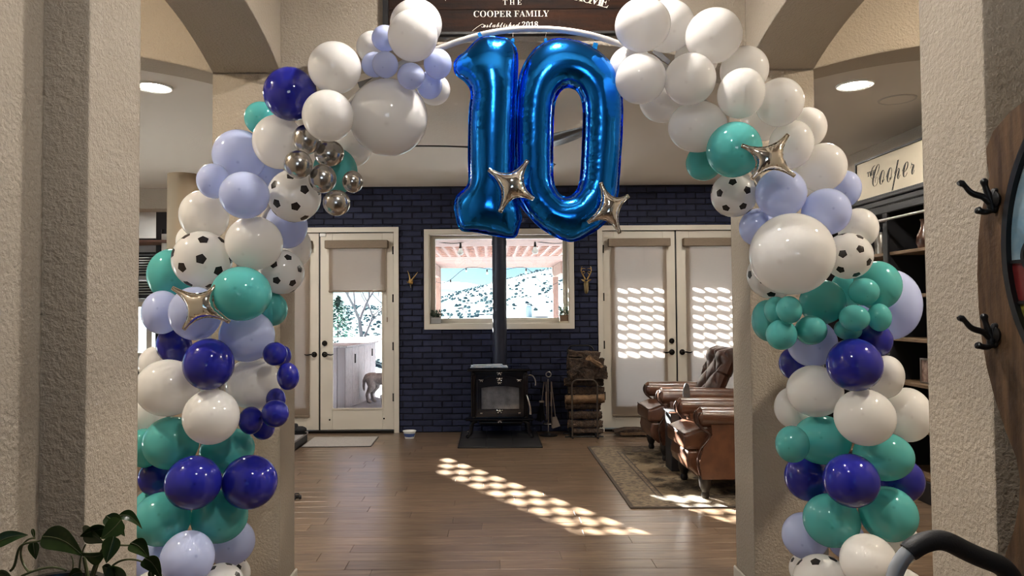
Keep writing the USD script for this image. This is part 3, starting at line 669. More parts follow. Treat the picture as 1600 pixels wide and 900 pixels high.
def slab(px0, px1, py0, py1, y, dep, label, seed, m='bark', rot=0):
    a, b = P(px0, py1, y), P(px1, py0, y)
    g = trimesh.creation.box([b[0] - a[0], dep, b[2] - a[2]])
    for _ in range(4): g = g.subdivide()
    g = jitter(g, .045, 7, seed); g = jitter(g, .012, 30, seed + 5)
    g = moved(g, ((a[0] + b[0]) / 2, y, (a[2] + b[2]) / 2), (0, rot, 0))
    t_ = thing('bark_slab', label, 'firewood')
    obj('slab', g, m, t_)
slab(890, 946, 572, 592, yl - .01, .22, 'thick slab of dark bark resting on the rack logs', 21)
slab(888, 941, 560, 575, yl, .20, 'broad ragged bark piece near the top of the wood stack', 22)
slab(888, 936, 549, 560, yl + .02, .16, 'curled grey bark strip crowning the wood stack', 23, rot=4)
slab(915, 943, 563, 570, yl - .16, .04, 'tan split stick slanting down across the bark slabs', 24, 'split_wood', 38)
slab(890, 905, 575, 588, yl - .16, .03, 'small pale bark chip leaning at the left of the stack', 25, 'bark', -40)
# bark / driftwood lying by the door
g = trimesh.creation.box([.46, .20, .075])
for _ in range(4): g = g.subdivide()
v = np.array(g.vertices); v[:, 2] *= (1 - .75 * np.abs(v[:, 0] / .23) ** 2); g.vertices = v
g = jitter(g, .02, 6, 9); q = P(990, 668, 8.55)
tt = thing('driftwood_log', 'long flat brown bark log lying on the floor by the right french doors', 'log')
obj('wood', moved(g, (q[0], 8.6, .05)), 'bark', tt)
tt2 = obj('split_face', moved(jitter(trimesh.creation.box([.40, .02, .03]).subdivide().subdivide().subdivide(), .006, 9, 3), (q[0] + .03, 8.495, .035)), 'split_wood', tt)

# ------------------------------------------------------------------ small things on the floor
q0, q1, q2 = PZ(461, 699.5, 0), PZ(580, 698, 0), PZ(592, 683, 0)
XBENCH = float(P(480, 677, 8.3)[0])
t = thing('door_mat', 'plain pale grey door mat in front of the left french doors', 'mat')
mt = Polygon([(XBENCH + .006, q0[1]), (q1[0], q1[1]), (q2[0], q2[1]), (XBENCH + .006, q2[1])])
obj('pile', ext(mt.buffer(-.012), .009), 'mat_fabric', t)
obj('rubber_edge', ext(mt.difference(mt.buffer(-.013)), .006), 'iron', t)
q = PZ(640, 685, 0)
t = thing('pet_bowl', 'small white tub with blue printing on the floor by the brick wall', 'bowl', (q[0], q[1], .001))
obj('tub', lathe([(0, 0), (.052, 0), (.055, .004), (.074, .082), (.080, .084), (.080, .090), (.071, .088), (.052, .012), (0, .010)], 32), 'white_plastic', t)
pr = [(.0625 + .0157 * (z - .025) / .045 + .0008, z) for z in (.025, .035, .045, .055, .065)]
rv = lathe(pr, 40); keep = [f for f in rv.faces if (lambda c: c[1] < -.03)(rv.vertices[f].mean(0))]
obj('print', trimesh.Trimesh(rv.vertices, np.array(keep)), 'blue_print', t, label='blue printed panel')
# raised dog step at the left edge with something dark lying on it
q = PZ(452, 690, 0)
t = thing('low_bench', 'low bench with a grey top and dark side at the left door', 'bench')
obj('top', cbx(-2.95, P(480, 677, 8.3)[0], 7.55, 8.36, .085, .115, .006), 'weathered_wood', t)
obj('side', cbx(-2.93, P(479, 677, 8.3)[0], 7.57, 8.34, .001, .086, .006), 'black_wood', t)
t = thing('work_boot', 'dark boot lying on the low bench by the left door', 'boot')
q = P(469, 668, 8.2)
sole = ext(affinity.scale(Point(0, 0).buffer(1), .13, .05), .02)
shaft = jitter(rbx(-.12, .03, -.045, .045, .02, .12, .03), .008, 12, 4)
toe = moved(trimesh.creation.icosphere(3, 1), (.06, 0, .045), scale=None)
tv = np.array(toe.vertices); tv = (tv - [.06, 0, .045]) * [.075, .046, .04] + [.055, 0, .05]; toe.vertices = tv
obj('sole', moved(sole, (q[0] - .05, 8.18, .116)), 'iron', t); obj('upper', moved(cat_([shaft, toe]), (q[0] - .05, 8.18, .116)), 'sofa_fabric', t)
q = PZ(464, 781, 0)
t = thing('toy_car', 'small dark glossy thing on the floor beside the left pillar', 'toy', (q[0] - .005, q[1] + .02, .001), 20)
obj('body', cat_([rbx(-.035, .035, -.022, .022, .008, .03, .008), rbx(-.02, .018, -.019, .019, .026, .048, .009)]), 'black_enamel', t)
for a_ in (-.022, .022):
    for b_ in (-.021, .021): obj('wheel', cyl((a_, b_ - .004, .012), (a_, b_ + .004, .012), .012, n=14), 'iron', t)
obj('window', cbx(-.016, .014, -.0205, .0205, .033, .043, .003), 'chrome', t)

# ------------------------------------------------------------------ wall ornaments on the brick
def wl(px, py, dy=.03): return P(px, py, WB - dy)
t = thing('antler_ornament', 'small gold antler ornament on the brick between left doors and window', 'wall ornament')
c = wl(641.5, 440, .04)
obj('plaque', moved(jitter(trimesh.creation.icosphere(3, .032), .006, 20, 2), (c[0], WB - .03, c[2]), scale=None), 'gold', t)
for pts in ([(641, 439), (639.5, 431), (636.8, 423)], [(642, 439), (646, 434), (652.8, 425)], [(640, 440), (637.5, 441.5), (636, 440)], [(643, 440), (644.5, 442), (643.5, 444)]):
    w = [wl(*p, .04 + .02 * i) for i, p in enumerate(pts)]
    obj('antler', tube(spline(w, 12), np.linspace(.0125, .004, 12), 8), 'gold', t)
w = [wl(641.5, 443, .02), wl(641.8, 450, .02)]
obj('stem', tube(w, [.01, .004], 8), 'antique_gold', t)
t = thing('stag_head_ornament', 'antique gold stag head ornament on the brick right of the window', 'wall ornament')
hd = [wl(916, 440, .05), wl(916, 445, .08), wl(916, 453, .09), wl(916, 459, .075)]
obj('head', tube(spline(hd, 16), [.012, .022, .03, .033, .033, .032, .031, .030, .029, .029, .028, .027, .025, .022, .018, .008], 14), 'antique_gold', t)
obj('neck', tube([wl(916, 446, 0), wl(916, 448, .07)], [.034, .03], 12), 'antique_gold', t)
for s in (-1, 1):
    e = [wl(916 + s * 2, 440, .06), wl(916 + s * 5.5, 437.5, .06), wl(916 + s * 8, 436.5, .05)]
    obj('ear', tube(spline(e, 8), [.006, .011, .013, .013, .012, .009, .006, .002], 8), 'gold', t)
    a_ = [wl(916 + s * 1.6, 437, .06), wl(916 + s * 5, 430, .07), wl(916 + s * 7.6, 424, .08), wl(916 + s * 7.6, 419, .08), wl(916 + s * 6.6, 416, .08)]
    an = obj('antler', tube(spline(a_, 16), np.linspace(.010, .004, 16), 8), 'gold', t)
    for k in ([(7.6, 420.5), (4, 419.4), (1.6, 420)], [(7.2, 426), (4.5, 424), (2, 425.4)], [(5.6, 429), (3.6, 427.5), (2.6, 426.2)]):
        obj('tine', tube(spline([wl(916 + s * x, y, .08) for x, y in k], 8), np.linspace(.007, .003, 8), 6), 'gold', an)

# ------------------------------------------------------------------ planters on the window sill
def planter(px0, px1, py0, py1, label, m, seed, tuft=10):
    y = WB + .05
    a, b = P(px0, py1, y), P(px1, py0, y); zb_ = wz0 + .0125; h = b[2] - a[2]
    r2 = random.Random(seed); cx_ = (a[0] + b[0]) / 2; w = (b[0] - a[0]) / 2
    t = thing('sill_planter', label, 'potted plant')
    box_ = cbx(a[0], b[0], y - .04, y + .04, zb_, zb_ + h, .004)
    obj('box', box_, m, t)
    obj('soil', bx(a[0] + .006, b[0] - .006, y - .034, y + .034, zb_ + h - .004, zb_ + h + .003), 'soil', t)
    lf = []
    for k in range(tuft):
        q = np.array([cx_ + r2.uniform(-w * 1.1, w * 1.1), y + r2.uniform(-.045, .045), zb_ + h + r2.uniform(.01, .085)])
        root = np.array([cx_ + (q[0] - cx_) * .5, y, zb_ + h])
        lf.append(tube([root, (root + q) / 2 + [0, 0, .01], q], .0016, 4))
        for _ in range(5):
            lfm = trimesh.creation.icosphere(1, 1); v = np.array(lfm.vertices) * [.014, .009, .004]; lfm.vertices = v
            lfm = moved(lfm, q + [r2.uniform(-.016, .016), r2.uniform(-.014, .014), r2.uniform(-.014, .014)], (r2.uniform(0, 360), r2.uniform(0, 360), r2.uniform(0, 360)))
            lf.append(lfm)
    obj('foliage', cat_(lf), 'small_leaf', t, kind='stuff')
    return t, a, b, zb_, h, y
planter(673, 689, 491, 501, 'leafy grey green plant in a tin box at the left end of the window sill', 'planter_tin', 3, 22)
tp, a, b, zb_, h, y = planter(874.5, 889.5, 491, 503, 'low plant in a wooden box at the right end of the window sill', 'planter_wood', 4, 14)
obj('feet_strip', cbx(a[0] - .002, b[0] + .002, y - .043, y + .043, zb_, zb_ + .022, .003), 'cream_board', tp)

# ------------------------------------------------------------------ rug
ra, rb = PZ(985, 795, 0), PZ(918, 699, 0)
rx0, ry0, ry1, rx1 = (ra[0] + rb[0]) / 2, ra[1], rb[1], 3.25
t = thing('area_rug', 'brown and cream patterned rug with a bordered edge under the armchairs', 'rug')
def band(i0, i1, z):
    return ext(sbox(rx0 + i0, ry0 + i0, rx1 - i0, ry1 - i0).difference(sbox(rx0 + i1, ry0 + i1, rx1 - i1, ry1 - i1)), z)
obj('field', ext(sbox(rx0 + .33, ry0 + .33, rx1 - .33, ry1 - .33), .0105), 'rug_pile', t)
obj('border', band(.045, .27, .0105), 'rug_border', t)
obj('guard_stripe', cat_([band(.27, .285, .011), band(.315, .33, .011), band(0, .028, .010)]), 'rug_line', t)
obj('cream_stripe', cat_([band(.285, .315, .0108), band(.028, .045, .0108)]), 'rug_border', t)

# ------------------------------------------------------------------ armchairs
def armchair(y0, y1, xf, label):
    """Recliner that faces -x; y0..y1 its width, xf the front of the seat."""
    t = thing('leather_armchair', label, 'armchair', (0, 0, 0), group=None)
    w = y1 - y0; aw = .155; s0, s1 = y0 + aw, y1 - aw
    zb0, zg = .17, .012
    # front apron, a padded footrest board that bellies out
    q = np.linspace(0, 1, 14); P_ = []
    apron = rbx(xf + .02, xf + .62, s0 - .01, s1 + .01, zb0, .385, .03)
    v = np.array(apron.vertices); apron.vertices = v
    front = tm(manifold3d.Manifold.batch_hull([manifold3d.Manifold.sphere(.03, 16).translate([x, y, z]) for x, z in ((xf + .12, zb0 + .03), (xf + .065, .25), (xf + .055, .30), (xf + .065, .352), (xf + .30, .352), (xf + .30, zb0 + .03)) for y in (s0 - .01, s1 + .01)]))
    obj('footrest_panel', front, 'leather', t)
    cush = tm(manifold3d.Manifold.batch_hull([manifold3d.Manifold.sphere(.032, 16).translate([x, y, z]) for x, z in ((xf + .034, .415), (xf + .034, .485), (xf + .14, .525), (xf + .62, .49), (xf + .62, .42)) for y in (s0 - .02, s1 + .02)]))
    sc_ = obj('seat_cushion', cush, 'leather', t)
    pip = [(xf + .012, s0 - .045, .512), (xf + .006, (s0 + s1) / 2, .514), (xf + .012, s1 + .045, .512)]
    obj('piping', tube(spline(pip, 12), .007, 8), 'leather_dark', sc_)
    for yc0, yc1 in ((y0, s0), (s1, y1)):
        ym = (yc0 + yc1) / 2
        prof = [(xf + .12, zb0), (xf + .10, .30), (xf + .135, .42), (xf + .205, .52), (xf + .20, .60), (xf + .95, .60), (xf + .95, zb0)]
        side = Polygon(prof)
        v = np.array(ext(side, yc1 - yc0 - .03).vertices); f = ext(side, yc1 - yc0 - .03).faces
        panel = trimesh.Trimesh(np.c_[v[:, 0], yc0 + .015 + v[:, 2], v[:, 1]], np.array(f)[:, ::-1], process=False)
        ar = obj('arm', panel, 'leather', t)
        roll = tube([(xf + .10, ym, .655), (xf + .13, ym, .655), (xf + .5, ym, .650), (xf + .9, ym, .64)], [.052, .079, .083, .082], 22)
        obj('arm_roll', roll, 'leather', ar)
        fr = spline([(xf + .115, ym, .70), (xf + .095, ym + (yc1 - yc0) * .0, .66), (xf + .125, ym, .58), (xf + .19, ym, .52), (xf + .125, ym, .42), (xf + .09, ym, .32), (xf + .11, ym, .20)], 40)
        obj('front_welt', cat_([tube(fr + [0, sgn * (yc1 - yc0 - .05) / 2, 0], .008, 6) for sgn in (-1, 1)]), 'leather_dark', ar)
    for x in (xf + .16, xf + .80):
        for y in (y0 + .07, y1 - .07):
            obj('leg', moved(lathe([(0, 0), (.026, 0), (.034, .02), (.027, .05), (.045, .09), (.05, .13), (.05, .175), (0, .175)], 18), (x, y, zg)), 'dark_leg', t, label='dark turned wooden leg')
    # tufted back: a leaning slab, rolled at the top, diamond tufts on its front
    nu, nv = 60, 70; V = []
    for side_ in (0, 1):
        for i in range(nv):
            s = i / (nv - 1)
            # spine runs from the seat up and over the roll
            x = xf + .60 + .30 * s; z = .46 + .66 * s
            for j in range(nu):
                u = j / (nu - 1); yy = s0 - .06 + (s1 - s0 + .12) * u + (.03 if s > .6 else 0) * (u - .5) * 2
                edge = min(1, min(u, 1 - u) / .10) ** .5 * min(1, (1 - s) / .12 if s > .88 else 1) ** .5 * min(1, s / .05 + .2)
                th = .075 + .035 * (s > .72) * math.sin(min(1, (s - .72) / .28) * math.pi) 
                if side_ == 0:
                    a1, a2 = u * 4 * math.pi + s * 5 * math.pi, u * 4 * math.pi - s * 5 * math.pi
                    puff = (abs(math.sin(a1 / 2)) * abs(math.sin(a2 / 2))) ** .45
                    off = -(th * (.72 + .42 * puff)) * edge
                else: off = (.075) * edge
                V.append((x + off * .91, yy, z - off * .41))
    V = np.array(V); n0 = nu * nv; F = []
    for sd_ in (0, 1):
        for i in range(nv - 1):
            for j in range(nu - 1):
                a_ = sd_ * n0 + i * nu + j; quad = [[a_, a_ + nu, a_ + nu + 1], [a_, a_ + nu + 1, a_ + 1]]
                F += quad if sd_ == 0 else [q_[::-1] for q_ in quad]
    loop = [j for j in range(nu)] + [i * nu + nu - 1 for i in range(1, nv)] + [(nv - 1) * nu + j for j in range(nu - 2, -1, -1)] + [i * nu for i in range(nv - 2, 0, -1)]
    for k in range(len(loop)):
        a_, b_ = loop[k], loop[(k + 1) % len(loop)]
        F += [[a_, b_, b_ + n0], [a_, b_ + n0, a_ + n0]]
    mb = trimesh.Trimesh(V, np.array(F), process=False); trimesh.repair.fix_normals(mb)
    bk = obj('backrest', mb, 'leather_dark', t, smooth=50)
    btn = []
    for i in range(1, 5):
        for j in range(1 + (i % 2 == 0), 5, 1):
            s, u = i / 5, (j + (.5 if i % 2 else 0)) / 5
            btn.append(moved(trimesh.creation.icosphere(1, .012), (xf + .60 + .30 * s - .052, s0 - .06 + (s1 - s0 + .12) * u, .46 + .66 * s + .02)))
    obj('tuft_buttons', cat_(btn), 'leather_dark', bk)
ya0, ya1 = float(PZ(1033, 722, 0)[1]) - .05, float(PZ(1020, 704, 0)[1]) + .08
armchair(ya0, ya1 + .05, P(1001, 640, 7.5)[0], 'far brown leather armchair with a tufted back, near the french doors')
yb0, yb1 = float(PZ(1100, 781, 0)[1]) - .06, float(PZ(1075, 755, 0)[1]) + .06
armchair(yb0, yb1 + .10, P(1058, 700, 5.95)[0], 'near brown leather armchair, half hidden by the right pillar')
# side table between them
ytab0, ytab1 = yb1 + .17, ya0 - .04
ym = (ytab0 + ytab1) / 2; xt0 = P(1040, 640, ym)[0]; xt1 = P(1081, 640, ym)[0]
zt_ = P(1060, 640, ym)[2]
t = thing('side_table', 'narrow black side table standing between the two leather armchairs', 'table')
obj('top', cbx(xt0, xt1, ym - .12, ym + .12, zt_ - .02, zt_, .005), 'silver_tray', t, label='shiny pale table top')
for k, (x0_, x1_) in enumerate(((.02, .10), (.115, .20), (.215, .24))):
    obj('slat', cbx(xt0 + x0_, min(xt0 + x1_, xt1), ym - .11 + .02 * (k % 2), ym + .11, .012, zt_ - .021, .004), 'black_wood', t)
t = thing('oval_tray', 'oval silver tray propped upright on the black side table', 'tray')
q = P(1076, 618, ym)
ov = trimesh.creation.cylinder(1.0, 1.0, sections=40)
v = np.array(ov.vertices) * [.045, .115, .012]; ov.vertices = v
obj('dish', moved(ov, (xt1 - .045, ym, zt_ + .108), (0, 0, 0)).apply_transform(np.eye(4)) if False else (lambda m: (m.apply_transform(trimesh.transformations.euler_matrix(0, math.radians(72), 0)), m.apply_transform(trimesh.transformations.rotation_matrix(math.radians(90), [1, 0, 0])), m.apply_transform(trimesh.transformations.rotation_matrix(math.radians(-40), [0, 0, 1])), m.apply_translation((xt1 - .05, ym, zt_ + .135)), m)[-1])(ov.copy()), 'silver_tray', t)
obj('stand', cbx(xt1 - .10, xt1 - .005, ym - .05, ym + .05, zt_ + .001, zt_ + .028, .004), 'silver_tray', t)

# ------------------------------------------------------------------ bookcase and sign on the right wall
XB = 3.36
t = thing('bookcase', 'tall black bookcase with brown wooden shelves along the right wall', 'bookcase')
yb_far, yb_near = 7.2, 4.75
ztopb = 2.46
posts = [yb_far, 6.02, yb_near]
obj('back_panel', bx(3.68, 3.697, yb_near, yb_far, .001, ztopb), 'black_wood', t)
for y in posts:
    obj('upright', cbx(XB + .02, 3.68, y - .02, y + .02, .001, ztopb, .003), 'black_wood', t)
    obj('face_stile', cbx(XB, XB + .02, y - .035, y + .035, .001, ztopb, .003), 'black_wood', t)
obj('cornice', cat_([cbx(XB - .035, 3.69, yb_near - .04, yb_far + .04, ztopb - .02, ztopb + .012, .008), cbx(XB - .018, XB + .02, yb_near - .03, yb_far + .03, ztopb - .075, ztopb - .02, .01), cbx(XB - .008, XB + .02, yb_near, yb_far, ztopb - .14, ztopb - .075, .006)]), 'black_wood', t)
for a_, b_ in ((yb_near, 6.02), (6.02, yb_far)):
    for z in (.20, .56, .915, 1.27, 1.63, 1.99):
        obj('shelf', cbx(XB + .025, 3.68, a_ + .021, b_ - .021, z - .028, z, .003), 'shelf_wood', t, label='brown wooden shelf')
    obj('plinth', cbx(XB + .01, 3.68, a_ + .021, b_ - .021, .001, .17, .004), 'black_wood', t)
rl = PX(1372, 343.5, XB - .07), PX(1445, 322, XB - .07)
d_ = rl[1] - rl[0]
obj('ladder_rail', cat_([cyl((XB - .07, yb_far, ztopb - .21), (XB - .07, yb_near, ztopb - .21), .012, n=12)] + [cyl((XB - .07, y, ztopb - .21), (XB + .005, y, ztopb - .21), .008, n=8) for y in (6.9, 6.02, 5.1)]), 'pewter', t, label='steel ladder rail')
# picture frame and vase on the shelves
q = PX(1447, 577, XB + .10)
t = thing('photo_frame', 'small silver photo frame on a bookcase shelf', 'picture frame')
yq = float(q[1]); z0_ = .9155
def lean(m, rot): return m
fo = sbox(yq - .095, z0_, yq + .065, z0_ + .20)
obj('frame', up_yz(ext(fo.difference(fo.buffer(-.014)), .016), XB + .09), 'pewter', t)
obj('photo', up_yz(ext(fo.buffer(-.013), .004), XB + .097), 'photo_print', t)
obj('easel', cbx(XB + .10, XB + .17, yq - .02, yq + .0, z0_, z0_ + .10, .003), 'iron', t)
q = PX(1441, 375, XB + .15)
t = thing('brown_vase', 'dark brown vase on the upper bookcase shelf', 'vase', (XB + .15, float(q[1]) - .03, 1.9905))
obj('body', lathe([(0, 0), (.045, 0), (.06, .05), (.055, .11), (.028, .17), (.024, .22), (.032, .24), (.026, .24), (.018, .2), (0, .19)], 24), 'leather', t)
q = PX(1377, 372, XB + .15)
t = thing('glass_jar', 'pale jar on the shelf in the far bay of the bookcase', 'jar', (XB + .15, float(q[1]), 1.9905))
obj('body', lathe([(0, 0), (.05, 0), (.055, .02), (.055, .16), (.035, .19), (.035, .20), (0, .20)], 24), 'pewter', t)
obj('lid', moved(lathe([(0, 0), (.04, 0), (.04, .02), (.012, .03), (.014, .05), (0, .055)], 20), (0, 0, .2005)), 'iron', t)
# the sign stands on the bookcase
ys0 = float(PX(1336, 290, XB)[1]); zs0 = ztopb + .014; zs1 = zs0 + .365
t = thing('script_name_sign', 'long cream sign with a black frame and script name above the bookcase', 'sign')
o = sbox(4.75, zs0, ys0, zs1)
obj('board', up_yz(ext(o.buffer(-.012), .012), XB + .012), 'cream_board', t)
obj('frame', up_yz(ext(o.difference(o.buffer(-.016)), .028), XB), 'black_wood', t)
def on_right(shape, y_far, z, name):
    """Lettering that reads from the far end towards the viewer, on the sign's face."""
    v = ext(shape, .002); a_ = np.array(v.vertices)
    m_ = trimesh.Trimesh(np.c_[XB + .0122 - a_[:, 2], y_far - a_[:, 0], z + a_[:, 1]], np.array(v.faces)[:, ::-1], process=False)
    trimesh.repair.fix_normals(m_); obj(name, m_, 'ink', t, smooth=False)
on_right(letters(serif('THE'), .042), float(PX(1353, 277, XB)[1]), float(PX(1353, 276, XB)[2]) - .005, 'lettering')
cs = letters('\U0001D49E\u2134\u2134\U0001D4C5\u212F\U0001D4C7', .20, 220)
cs = cs.buffer(-.0012)
b_ = cs.bounds; y_c0, y_c1 = float(PX(1359, 300, XB)[1]), float(PX(1427, 280, XB)[1])
cs = affinity.scale(affinity.translate(cs, -b_[0], 0), (y_c0 - y_c1) / (b_[2] - b_[0]), 1.0, origin=(0, 0))
on_right(cs, y_c0, zs0 + .105, 'script_lettering')

# ------------------------------------------------------------------ ceiling fan
fc = np.array([.22, 5.75, 0]); 
t = thing('ceiling_fan', 'dark ceiling fan with long curved blades, seen behind the number balloons', 'ceiling fan')
zf = float(P(690, 234, 5.75)[2])
obj('downrod', cyl((fc[0], fc[1], zf + .06), (fc[0], fc[1], ZC - .03), .014, n=12), 'iron', t)
obj('ceiling_canopy', moved(lathe([(0, 0), (.02, 0), (.06, .03), (.07, .055), (0, .055)], 24), (fc[0], fc[1], ZC - .055)), 'iron', t)
obj('motor_hub', moved(lathe([(0, -.06), (.05, -.055), (.085, -.02), (.09, .03), (.06, .07), (.02, .08), (0, .08)], 28), (fc[0], fc[1], zf)), 'iron', t)
for ang in (181, -52, 62):
    n = 24; a_ = math.radians(ang); u = np.array([math.cos(a_), math.sin(a_), 0]); w = np.array([-u[1], u[0], 0]); V = []
    for i in range(n):
        s = i / (n - 1); rad = .07 + .80 * s; half = .05 + .045 * math.sin(math.pi * min(1, s * 1.1)) * (1 - .35 * s); half *= 1 if s < .93 else math.sqrt(max(.02, 1 - ((s - .93) / .07) ** 2))
        c = fc + u * rad + w * (.06 * math.sin(s * 2.6)) + np.array([0, 0, zf + .02 * s])
        tw = -math.radians(20 * (1 - s) + 6)
        for sg, th in ((-1, 0), (0, .007), (1, 0), (0, -.007)):
            V.append(c + (w * math.cos(tw) + np.array([0, 0, math.sin(tw)])) * half * sg + np.array([0, 0, th]))
    F = []
    for i in range(n - 1):
        for j in range(4):
            p, q_ = i * 4 + j, i * 4 + (j + 1) % 4
            F += [[p, q_, q_ + 4], [p, q_ + 4, p + 4]]
    F += [[0, 1, 2], [0, 2, 3], [(n - 1) * 4 + 2, (n - 1) * 4 + 1, (n - 1) * 4], [(n - 1) * 4 + 3, (n - 1) * 4 + 2, (n - 1) * 4]]
    mb = trimesh.Trimesh(np.array(V), np.array(F), process=False); trimesh.repair.fix_normals(mb)
    obj('blade', mb, 'fan_blade', t, smooth=60)

# ------------------------------------------------------------------ dark hutch and sofa at the far left
t = thing('slatted_hutch', 'dark slatted hutch standing beside the bright kitchen window', 'cabinet')
def kp(px, py, y): return P(px, py, y)
y = 9.9
x0_, x1_ = -5.2, float(kp(262, 400, y)[0])
obj('upright', cbx(float(kp(243, 400, y)[0]), x1_, y, y + .4, .001, float(kp(243, 328, y)[2]), .01), 'black_wood', t)
obj('upright', cbx(x0_ - .08, x0_, y, y + .4, .001, float(kp(243, 372, y)[2]), .01), 'black_wood', t)
for py0, py1, m in ((372, 377, 'black_wood'), (377, 394, 'planter_tin'), (394, 397, 'black_wood'), (428, 431, 'black_wood'), (431, 437, 'planter_tin'), (460, 466, 'black_wood')):
    obj('shelf', cbx(x0_, float(kp(243, 400, y)[0]), y + .01, y + .38, float(kp(230, py1, y)[2]), float(kp(230, py0, y)[2]), .004), m, t)
for py in range(399, 428, 4):
    z = float(kp(230, py, y)[2]); obj('slat', cbx(x0_, float(kp(243, 400, y)[0]), y + .03, y + .05, z - .022, z, .004), 'iron', t)
for py in range(440, 460, 4):
    z = float(kp(230, py, y)[2]); obj('slat', cbx(x0_, float(kp(243, 400, y)[0]), y + .03, y + .05, z - .022, z, .004), 'iron', t)
t = thing('paper_roll', 'white paper towel roll with a dark cap beside the brown column', 'paper towel')
q0, q1 = kp(258.5, 430, 9.6), kp(258.5, 366, 9.6)
obj('roll', cyl((q0[0], 9.6, q0[2]), (q0[0], 9.6, q1[2]), .052, n=24), 'white_plastic', t)
obj('cap', cyl((q0[0], 9.6, q1[2]), (q0[0], 9.6, q1[2] + .06), .056, n=24), 'iron', t)
obj('stand_post', cyl((q0[0], 9.6, .015), (q0[0], 9.6, q0[2]), .02, n=12), 'iron', t)
obj('stand_base', cyl((q0[0], 9.6, .001), (q0[0], 9.6, .02), .13, n=24), 'iron', t)
t = thing('dark_sofa', 'dark fabric sofa at the far left beyond the balloons', 'sofa')
obj('base', rbx(-5.6, -4.0, 7.35, 8.2, .06, .40, .05), 'sofa_fabric', t)
obj('backrest', rbx(-5.6, -4.0, 8.0, 8.25, .25, .86, .07), 'sofa_fabric', t)
for x in (-5.75, -4.12): obj('arm', rbx(x, x + .22, 7.3, 8.22, .06, .62, .07), 'sofa_fabric', t)
for x in (-5.6, -4.8): obj('seat_cushion', rbx(x + .06, x + .78, 7.32, 8.0, .40, .52, .05), 'sofa_fabric', t)
for x in (-5.6, -4.05):
    for yy in (7.4, 8.15): obj('foot', cyl((x, yy, .001), (x, yy, .07), .025, n=10), 'dark_leg', t)
# ------------------------------------------------------------------ round balloons
# one class prim for each kind; every balloon is an Xform of its own that references it
def profile(n=30):
    a = np.linspace(0, math.pi, n)
    z = np.where(a < math.pi / 2, np.cos(a), np.cos(a) * 1.03)
    r = np.sin(a) * (1 - .05 * np.clip(-np.cos(a), 0, 1) ** 2)
    return np.c_[np.maximum(r, 0), z]
def on_surface(d):
    """Where the ray d from the middle leaves the balloon's skin."""
    pr = profile(200); th = np.arctan2(pr[:, 0], pr[:, 1]); rad = np.hypot(pr[:, 0], pr[:, 1])
    t = math.atan2(math.hypot(d[0], d[1]), d[2]); return np.asarray(d) * np.interp(t, th, rad)
pr = profile(); pr[0, 0] = 0; pr[-1, 0] = 0
SKIN = lathe([(r, z) for r, z in pr[::-1]], 44)
if SKIN.volume < 0: SKIN.invert()
KNOT = cat_([moved(lathe([(0, -.02), (.045, 0), (.05, .03), (.07, .07), (0, .08)], 14), (0, 0, -1.07)), moved(lathe([(0, 0), (.09, 0), (.1, .015), (.075, .03), (.03, .05), (0, .05)], 14), (0, 0, -1.12))])
def klass(name, mats, soccer=False):
    c = stage.CreateClassPrim('/' + name); p = '/' + name
    usdkit.mesh(stage, p + '/skin', SKIN, MAT[mats], smooth=True)
    usdkit.mesh(stage, p + '/knot', KNOT, MAT[mats], smooth=40)
    if soccer:
        ico = trimesh.creation.icosahedron(); rot = trimesh.transformations.euler_matrix(.4, .7, .2)[:3, :3]
        for k, v in enumerate(np.array(ico.face_normals) @ rot.T):
            v = v / np.linalg.norm(v); u = np.cross(v, [.3, .5, .8]); u /= np.linalg.norm(u); w = np.cross(v, u)
            ring = [];  pts = [on_surface(v) * 1.004]; F = []
            for q in range(1, 4):
                for j in range(15):
                    a = j / 15 * 2 * math.pi; side = math.cos(math.pi / 5) / math.cos((a % (2 * math.pi / 5)) - math.pi / 5)
                    rr = .185 * side * q / 3; d = v + rr * (math.cos(a) * u + math.sin(a) * w); pts.append(on_surface(d / np.linalg.norm(d)) * 1.0045)
            for j in range(15):
                F.append([0, 1 + j, 1 + (j + 1) % 15])
                for q in range(2):
                    a_, b_ = 1 + q * 15 + j, 1 + q * 15 + (j + 1) % 15
                    F += [[a_, a_ + 15, b_ + 15], [a_, b_ + 15, b_]]
            m_ = trimesh.Trimesh(np.array(pts), np.array(F), process=False)
            nm = 'pentagon' if k == 0 else f'pentagon_{k:03d}'
            usdkit.mesh(stage, p + '/' + nm, m_, MAT['pentagon_ink'], smooth=True).GetPrim()
    return p
KIND = {'W': (klass('balloon_white', 'latex_white'), 'white_balloon'), 'P': (klass('balloon_periwinkle', 'latex_periwinkle'), 'periwinkle_balloon'),
        'T': (klass('balloon_teal', 'latex_teal'), 'teal_balloon'), 'N': (klass('balloon_navy', 'latex_navy'), 'navy_balloon'),
        'S': (klass('balloon_chrome', 'latex_chrome'), 'chrome_balloon'), 'B': (klass('balloon_soccer', 'latex_white', True), 'soccer_balloon')}
